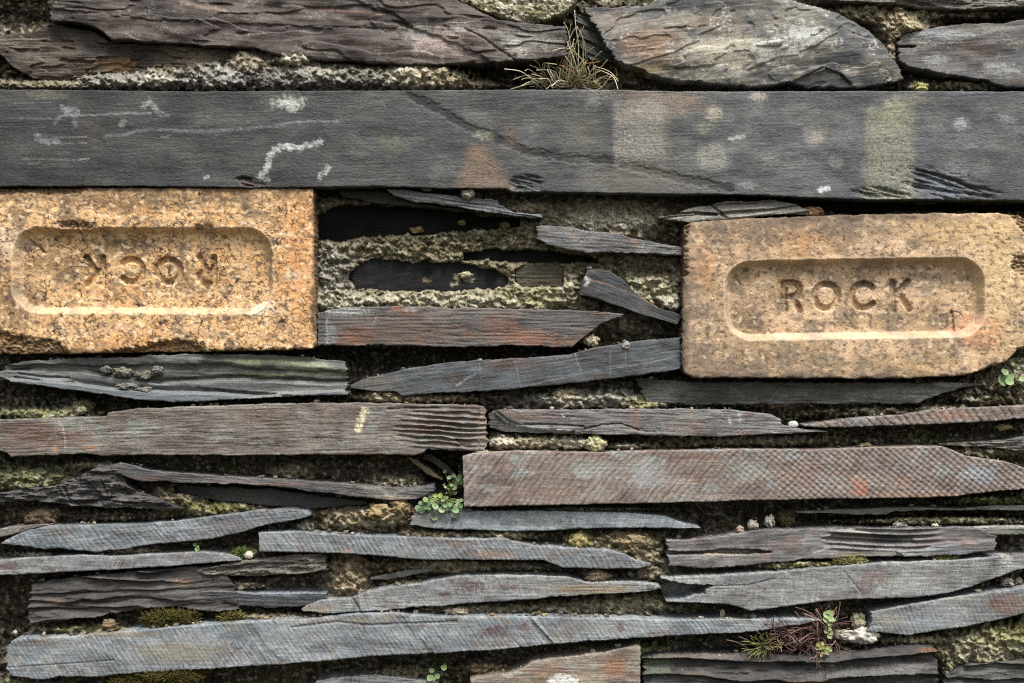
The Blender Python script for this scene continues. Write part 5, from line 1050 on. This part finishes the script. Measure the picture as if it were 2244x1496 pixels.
class Tubes:
    def __init__(s): s.V, s.F, s.C, s.n = [], [], [], 0
    def add(s, pts, r0, r1, c0, c1, sides=4):
        pts = np.asarray(pts, float); n = len(pts)
        t = np.gradient(pts, axis=0); t /= np.linalg.norm(t, axis=1)[:, None] + 1e-12
        a = np.cross(t, np.array([.3, 1, .2])); a /= np.linalg.norm(a, axis=1)[:, None] + 1e-12
        b = np.cross(t, a); w = np.linspace(0, 1, n)[:, None]
        r = (r0 + (r1 - r0) * w)
        ang = np.arange(sides) * 2 * np.pi / sides
        ring = pts[:, None] + r[:, None] * (a[:, None] * np.cos(ang)[None, :, None] + b[:, None] * np.sin(ang)[None, :, None])
        s.V.append(ring.reshape(-1, 3))
        c = lin(c0) + (lin(c1) - lin(c0)) * w
        s.C.append(np.repeat(c, sides, 0))
        i = s.n + np.arange(n * sides).reshape(n, sides); j = np.roll(i, -1, 1)
        s.F.append(np.stack([i[:-1], j[:-1], j[1:], i[1:]], -1).reshape(-1, 4))
        s.F.append(i[-1][None, :4]); s.n += n * sides
    def build(s, name, mat, parent=None, origin=(0, 0, 0)):
        return raw_mesh(name, np.concatenate(s.V), np.concatenate(s.F), np.concatenate(s.C), mat, parent, origin=origin)

def bez(p0, p1, p2, p3, n=10):
    t = np.linspace(0, 1, n)[:, None]
    p0, p1, p2, p3 = map(np.asarray, (p0, p1, p2, p3))
    return (1 - t) ** 3 * p0 + 3 * (1 - t) ** 2 * t * p1 + 3 * (1 - t) * t * t * p2 + t ** 3 * p3

def curve_px(pts, n=14):
    """smooth curve through (x, y, d) picture points"""
    P = np.array([W(*p) for p in pts]); m = len(P)
    if m == 2: return P[0] + (P[1] - P[0]) * np.linspace(0, 1, n)[:, None]
    u = np.linspace(0, m - 1, n); out = []
    for q in u:
        i = min(int(q), m - 2); t = q - i
        a, b, c, d = P[max(i - 1, 0)], P[i], P[i + 1], P[min(i + 2, m - 1)]
        out.append(.5 * (2 * b + (c - a) * t + (2 * a - 5 * b + 4 * c - d) * t * t + (3 * b - a - 3 * c + d) * t ** 3))
    return np.array(out)

class Leaves:
    def __init__(s): s.V, s.F, s.C, s.n = [], [], [], 0
    def disc(s, p, r, nrm, c, cup=.15, k=9, notch=.0, stretch=1.0, roll=0.0):
        nrm = np.asarray(nrm, float); nrm /= np.linalg.norm(nrm)
        up = np.array([math.sin(roll), 0, math.cos(roll)]); a = np.cross(up, nrm); a /= np.linalg.norm(a); b = np.cross(nrm, a)
        c = tuple(v * .88 for v in c); V = [np.asarray(p, float)]; C = [lin(c) * .9]
        for rad, cu in ((.55, .3), (1.0, 1.0)):
            for i in range(k):
                t = 2 * np.pi * i / k
                rr = r * rad * (1 - (notch if i == 0 else 0)) * (1 + .06 * math.sin(3 * t + p[0] * 900))
                V.append(p + a * rr * math.sin(t) + b * rr * math.cos(t) * stretch + nrm * (cup * r * cu)); C.append(lin(c) * (1.0 if rad < 1 else 1.12))
        F = [(s.n, s.n + 1 + i, s.n + 1 + (i + 1) % k, s.n + 1 + (i + 1) % k) for i in range(k)]
        T = [(s.n, s.n + 1 + (i + 1) % k, s.n + 1 + i) for i in range(k)]
        Q = [(s.n + 1 + i, s.n + 1 + (i + 1) % k, s.n + 1 + k + (i + 1) % k, s.n + 1 + k + i) for i in range(k)]
        s.V += V; s.C += C; s.F.append((T, Q)); s.n += 1 + 2 * k
    def build(s, name, mat, parent=None, origin=(0, 0, 0)):
        T = [t for f in s.F for t in f[0]]; Q = [q for f in s.F for q in f[1]]
        return raw_mesh(name, np.array(s.V), [np.array(T), np.array(Q)], np.array(s.C), mat, parent, origin=origin)

def plant(name, label, cat, at, group='small plants rooted in the joints'):
    o = bpy.data.objects.new(name, None); o.location = at; o.empty_display_size = .01
    link(o); return tag(o, label, cat, group)

# wiry straw tuft on the lintel: the long blades one by one, then the low thicket
rng = random.Random(3)
T = Tubes()
STR = ((206, 198, 172), (178, 168, 134), (150, 142, 106), (122, 114, 82))
LONG = [[(1264, 176), (1268, 110), (1262, 60), (1259, 22)], [(1245, 178), (1250, 120), (1246, 72), (1235, 48)], [(1240, 165), (1246, 90), (1251, 52)], [(1232, 165), (1240, 110), (1255, 70), (1266, 58)],
        [(1277, 160), (1278, 110), (1276, 80), (1264, 60)], [(1255, 150), (1262, 95), (1280, 57)], [(1240, 135), (1224, 105), (1212, 92), (1192, 90)], [(1285, 160), (1275, 130), (1250, 108), (1230, 106), (1210, 112)],
        [(1280, 122), (1290, 112), (1302, 103)], [(1283, 125), (1282, 105), (1280, 90)], [(1291, 145), (1305, 125), (1318, 112)], [(1290, 176), (1310, 155), (1331, 131)], [(1200, 186), (1165, 172), (1140, 156), (1105, 151)],
        [(1205, 180), (1180, 166), (1160, 152), (1150, 155)], [(1200, 172), (1186, 150), (1180, 138), (1172, 132)], [(1195, 160), (1180, 150), (1161, 142)], [(1207, 170), (1203, 150), (1190, 138), (1220, 141)], [(1215, 185), (1185, 174), (1155, 171), (1143, 174)],
        [(1300, 150), (1325, 158), (1345, 170), (1354, 195)], [(1300, 146), (1320, 150), (1340, 160), (1355, 178)], [(1190, 182), (1160, 184), (1120, 195)], [(1195, 178), (1165, 178), (1142, 188)], [(1285, 182), (1300, 178), (1318, 170)], [(1288, 182), (1304, 180), (1315, 184)],
        [(1265, 160), (1258, 130), (1240, 85)], [(1250, 165), (1252, 140), (1256, 100)], [(1225, 150), (1232, 128), (1244, 100)], [(1235, 150), (1245, 125), (1258, 85)], [(1270, 160), (1266, 135), (1258, 105)], [(1230, 192), (1212, 184), (1196, 196)], [(1245, 180), (1225, 176), (1208, 190)]]
for i, pl in enumerate(LONG):
    dd = rng.uniform(2, 26)
    pts = [(x, y, -18 + (dd + 18) * (k / (len(pl) - 1))) for k, (x, y) in enumerate(pl)]
    c = STR[i % 3]
    T.add(curve_px(pts, 16), 1.25 * S, .95 * S, tuple(int(v * .8) for v in c), c)
for i in range(95):
    bx = rng.gauss(1245, 34); by = 194 - abs(rng.gauss(0, 8)); bd = rng.uniform(-40, -4)
    a = math.radians(rng.gauss(90 - (bx - 1245) * .55, 38)); L = rng.uniform(22, 62) * (1.25 if abs(bx - 1250) < 28 else .9)
    bend = rng.uniform(-.7, .7)
    x1, y1 = bx + math.cos(a) * L * .5, by - math.sin(a) * L * .5
    x2, y2 = bx + math.cos(a - bend) * L, min(by - math.sin(a - bend) * L, 193)
    fw = bd + rng.uniform(0, 34)
    c = rng.choice(STR + ((104, 100, 60), (92, 88, 52), (166, 120, 84)))
    T.add(curve_px([(bx, by, bd), (x1, y1, (bd + fw) / 2), (x2, y2, fw)], 8), 1.2 * S, .7 * S, tuple(int(v * .6) for v in c), c)
o = T.build('grass_tuft', M_STRAW, origin=W(1245, 194, -12))
tag(o, 'tuft of dry straw coloured wiry grass growing on top of the lintel slate', 'grass', 'small plants rooted in the joints')

# round leaved green plant by the end of the chiselled slab
pl = plant('leafy_plant', 'lush bright green plant of small round leaves at the left end of the chiselled slab', 'plant', W(980, 1108, -10))
LV = Leaves(); ST = Tubes()
org = np.array(pl.location)
LEAFPX = [(916, 1114, 8), (925, 1118, 8), (922, 1103, 6), (932, 1095, 7), (944, 1085, 7.5), (954, 1086, 5), (950, 1098, 8), (934, 1109, 8), (940, 1104, 6), (965, 1086, 7), (971, 1096, 5), (958, 1096, 5), (966, 1100, 5), (953, 1110, 8), (959, 1105, 6), (969, 1116, 8.5), (976, 1106, 6.5), (944, 1122, 7), (952, 1133, 9), (963, 1126, 7.5),
          (983, 1115, 7), (999, 1118, 7.5), (999, 1110, 6), (985, 1106, 5), (996, 1129, 7), (980, 1128, 3), (1004, 1102, 5), (1010, 1108, 6), (1002, 1098, 4), (974, 1090, 4), (940, 1113, 5), (978, 1094, 4), (987, 1100, 4), (1011, 1096, 5),
          (985, 1046, 5.5), (994, 1043, 6.5), (1000, 1053, 7), (1006, 1050, 7), (1010, 1056, 6), (998, 1061, 5.5), (990, 1063, 5), (996, 1070, 6), (997, 1080, 5), (973, 1062, 3), (976, 1067, 3.2), (984, 1071, 2.6), (981, 1064, 2), (979, 1080, 2.4), (976, 1088, 3), (1008, 1042, 5), (975, 1033, 5), (980, 1090, 3), (1005, 1058, 6)]
for i, (x, y, r) in enumerate(LEAFPX):
    up = y < 1085
    d = rng.uniform(-30, -6) if up else rng.uniform(2, 22)
    p = np.array(W(x, y, d)) - org
    c = rng.choice([(112, 140, 98), (128, 152, 112), (96, 126, 84), (116, 134, 80), (140, 160, 122), (84, 108, 70)])
    if i in (9, 5): c = (136, 146, 70)
    LV.disc(p, r * S, (rng.uniform(-.5, .5), -1, rng.uniform(.1, .9)), c, rng.uniform(.08, .3), 10, .12, rng.uniform(.85, 1.05), rng.uniform(-.8, .8))
    b = (988, 1085, -28) if up else (972 + rng.uniform(-10, 12), 1098, -22)
    ST.add(curve_px([b, ((b[0] + x) / 2, (b[1] + y) / 2 - 4, d - 2), (x, y, d - 1)], 7) - org, .8 * S, .6 * S, (110, 128, 70), (140, 158, 92))
LV.build('leaves', M_LEAF, pl); ST.build('stem', M_LEAF, pl)

def sprig(label, spec, root, cs=((108, 134, 84), (126, 148, 94))):
    pl = plant('leaf_sprig', label, 'plant', W(*root)); org = np.array(pl.location)
    LV = Leaves(); ST = Tubes()
    for i, (x, y, r) in enumerate(spec):
        d = root[2] + 12 + 3 * (i % 3)
        LV.disc(np.array(W(x, y, d)) - org, r * S, (rng.uniform(-.3, .3), -1, rng.uniform(.2, .6)), cs[i % len(cs)], .15, 10, .2, 1, rng.uniform(-.6, .6))
        ST.add(curve_px([root, ((root[0] + x) / 2, (root[1] + y) / 2, root[2] + 8), (x, y, d - 1)], 6) - org, .8 * S, .5 * S, (100, 118, 66), (124, 144, 84))
    LV.build('leaves', M_LEAF, pl); ST.build('stem', M_LEAF, pl)
sprig('three bright green round leaves sprouting under the broken end of the upright brick', [(2198, 833, 13), (2212, 835, 10), (2202, 815, 8.5), (2215, 825, 8), (2220, 797, 4), (2240, 830, 7)], (2222, 845, -6))
sprig('tiny two leaved seedling below the lens shaped slate', [(427, 1193, 4.5), (432, 1203, 5.5), (434, 1197, 2.5)], (430, 1210, -10))
sprig('seedling with four pale green leaves in the dark joint at the bottom', [(946, 1468, 6), (973, 1462, 7), (943, 1485, 8), (959, 1481, 6), (950, 1486, 6)], (958, 1494, -14))
sprig('single pale leaf in the dark bottom left corner', [(18, 1489, 5)], (22, 1496, -14), ((150, 170, 120),))
sprig('few tiny green leaves at the right beside the patterned sliver end', [(2226, 812, 3.5), (2232, 806, 3)], (2236, 826, -6))

# red brown wiry fern at the lower right
pl = plant('wiry_fern', 'bushy tangle of reddish brown wiry stems with pale green fronds over the dark layered slate', 'fern', W(1740, 1425, 4)); org = np.array(pl.location)
ST = Tubes()
RB = ((120, 92, 86), (96, 70, 66), (140, 112, 104), (84, 64, 58), (150, 128, 118))
for i in range(230):
    k = rng.random()
    if k < .36: bx, by, sp = 1712 + rng.gauss(0, 10), 1392 + rng.gauss(0, 7), 42
    elif k < .75: bx, by, sp = 1800 + rng.gauss(0, 18), 1406 + rng.gauss(0, 8), 62
    else: bx, by, sp = 1755 + rng.gauss(0, 24), 1412 + rng.gauss(0, 10), 52
    a = rng.gauss(math.pi / 2, 1.05) if k < .75 else rng.uniform(-.4, math.pi + .4)
    if rng.random() < .25: a = rng.uniform(-math.pi, 0)
    L = rng.uniform(.4, 1.25) * sp * (1.2 if math.sin(a) > .6 and bx > 1780 else .9)
    d0 = rng.uniform(-20, 10); d1 = d0 + rng.uniform(4, 40); bend = rng.uniform(-.8, .8)
    x1, y1 = bx + math.cos(a) * L * .5, by - math.sin(a) * L * .5; x2, y2 = bx + math.cos(a + bend) * L, by - math.sin(a + bend) * L
    c = rng.choice(RB)
    ST.add(curve_px([(bx, by, d0), (x1, y1, (d0 + d1) / 2), (x2, y2, d1)], 7) - org, 1.35 * S, .8 * S, tuple(int(v * .7) for v in c), c)
for pts in ([(1795, 1400), (1790, 1360), (1770, 1340), (1742, 1330)], [(1812, 1400), (1830, 1370), (1838, 1340), (1841, 1318)], [(1760, 1385), (1752, 1352), (1742, 1340)], [(1815, 1395), (1862, 1376)], [(1850, 1410), (1885, 1388), (1915, 1370)], [(1786, 1390), (1780, 1362), (1778, 1342)], [(1764, 1426), (1790, 1450), (1798, 1462)],
            [(1690, 1392), (1672, 1376), (1660, 1362)], [(1712, 1378), (1706, 1362), (1694, 1354)], [(1640, 1422), (1618, 1408), (1592, 1402)], [(1660, 1420), (1640, 1404), (1618, 1394)], [(1655, 1425), (1625, 1421)]):
    ST.add(curve_px([(x, y, 6 + 20 * k / len(pts)) for k, (x, y) in enumerate(pts)], 12) - org, 1.4 * S, .9 * S, (96, 72, 66), (128, 104, 94))
ST.build('stem', M_STRAW, pl)
LV = Leaves(); FS = Tubes()
axis = [(1822, 1400), (1818, 1372), (1820, 1352), (1834, 1330)]
FS.add(curve_px([(x, y, 22) for x, y in axis], 12) - org, 1.0 * S, .7 * S, (150, 140, 90), (150, 120, 90))
for i, (x, y, r) in enumerate([(1813, 1347, 9), (1822, 1343, 7), (1810, 1357, 7), (1820, 1355, 8), (1828, 1358, 4), (1816, 1366, 5), (1820, 1370, 4.5), (1812, 1374, 4), (1818, 1378, 5), (1811, 1382, 6), (1820, 1386, 6), (1818, 1394, 6), (1816, 1341, 5)]):
    LV.disc(np.array(W(x, y, 24 + rng.uniform(-3, 3))) - org, r * S, (rng.uniform(-.4, .4), -1, rng.uniform(0, .5)), rng.choice([(132, 152, 98), (146, 160, 104), (118, 138, 84)]), .15, 9, .1)
LV.build('fern_frond', M_LEAF, pl); LV = Leaves()
for i, (x, y, r) in enumerate([(1793, 1412, 5), (1802, 1410, 4.5), (1790, 1420, 5), (1798, 1419, 5), (1806, 1418, 5), (1814, 1420, 5), (1812, 1428, 6), (1804, 1430, 4), (1820, 1424, 4), (1800, 1436, 3), (1788, 1438, 2.5)]):
    LV.disc(np.array(W(x, y, 24 + rng.uniform(-3, 3))) - org, r * S, (rng.uniform(-.4, .4), -1, rng.uniform(0, .5)), rng.choice([(130, 138, 78), (144, 146, 84), (116, 124, 68)]), .2, 9, .1)
LV.build('fern_frond', M_LEAF, pl); FS.build('frond_stalk', M_LEAF, pl)

pl = plant('moss_rosette', 'star shaped yellow green rosette at the left of the wiry fern', 'plant', W(1675, 1422, 4)); org = np.array(pl.location)
ST = Tubes()
for i in range(90):
    a = rng.uniform(-.6, math.pi + .6) if i < 70 else rng.uniform(-math.pi, 0); L = rng.uniform(14, 44) * (.55 if math.sin(a) < 0 else 1)
    if math.cos(a) < -.5: L *= 1.4
    bx, by, d0 = 1674 + rng.gauss(0, 6), 1420 + rng.gauss(0, 5), rng.uniform(2, 12); d1 = d0 + rng.uniform(4, 26)
    x2, y2 = bx + math.cos(a) * L, by - math.sin(a) * L + L * .12
    c = rng.choice([(140, 146, 76), (164, 166, 92), (178, 172, 124), (120, 128, 64), (140, 118, 92)])
    ST.add(curve_px([(bx, by, d0), ((bx + x2) / 2, (by + y2) / 2 - 3, (d0 + d1) / 2), (x2, y2, d1)], 6) - org, 1.25 * S, .7 * S, tuple(int(v * .5) for v in c), tuple(int(v * .8) for v in c))
ST.build('leaves', M_LEAF, pl)

# moss cushions: a mound bristling with short shoots
def moss(label, x, y, rx, ry, d, cols, n=1500, L=9):
    TB = Tubes(); r = random.Random(int(x * 7 + y)); org = np.array(W(x, y, d))
    f = .85 + .75 * fbm(IV[:, 0] * 2.2 + 3, IV[:, 1] * 2.2 + IV[:, 2] * 2.1, 4, int(x), .6)
    MV = IV * f[:, None] * np.array([rx, min(rx, ry) * .8, ry]) * S
    for i in range(n):
        k = r.randrange(len(IV)); nrm = IV[k]
        if nrm[1] > .35: continue
        p = MV[k] + np.array([r.gauss(0, .8), r.gauss(0, .8), r.gauss(0, .8)]) * S
        q = p + (nrm + np.array([r.gauss(0, .5), r.gauss(0, .3), r.gauss(.25, .4)])) * r.uniform(.4, 1.1) * L * S
        c = r.choice(cols)
        TB.add(np.array([p, (p + q) / 2 + np.array([0, 0, .6 * S]), q]), 1.3 * S, .5 * S, tuple(int(v * .7) for v in c), c, 3)
    m = np.tile(lin(tuple(int(v * .6) for v in cols[0])), (len(IV), 1))
    nb = TB.n
    V = np.concatenate(TB.V + [MV]); C = np.concatenate(TB.C + [m])
    tubes_F = np.concatenate([f_ for f_ in TB.F if f_.shape[1] == 4]); caps = [f_ for f_ in TB.F if f_.shape[1] == 3]
    o = raw_mesh('moss_cushion', V + org, [tubes_F, np.concatenate(caps), IF + nb], C, M_MOSS, origin=org)
    return tag(o, label, 'moss', 'moss cushions in the joints')
DM = ((78, 76, 38), (62, 64, 30), (96, 90, 48), (86, 70, 40)); YM = ((136, 134, 84), (112, 114, 66), (150, 146, 96)); GM = ((84, 98, 52), (100, 112, 62), (72, 84, 44))
moss('dark olive moss cushion above the longest pale slate below the wavy ridged block', 372, 1358, 60, 20, -2, DM, 2200)
moss('small tufted moss cushion right of the dark olive one under the dark slate ledge', 508, 1354, 24, 10, -6, DM + YM[:1], 700)
moss('large dark moss cushion on the bottom edge under the longest pale slate', 372, 1482, 72, 20, 14, DM, 2600)
moss('lower brown moss cushion at the bottom edge to the left of the large dark one', 280, 1490, 42, 10, 8, DM, 1000)
moss('bright green moss cushion at the tip of the thin slate strip', 528, 1214, 14, 10, -4, GM, 600, 7)
moss('yellow green moss cushion under the middle of the split purple slate', 1860, 1230, 34, 7, 8, YM, 900, 6)
moss('short yellow moss tuft to the right below the scalloped slate', 2068, 1224, 24, 6, 4, YM, 600, 6)
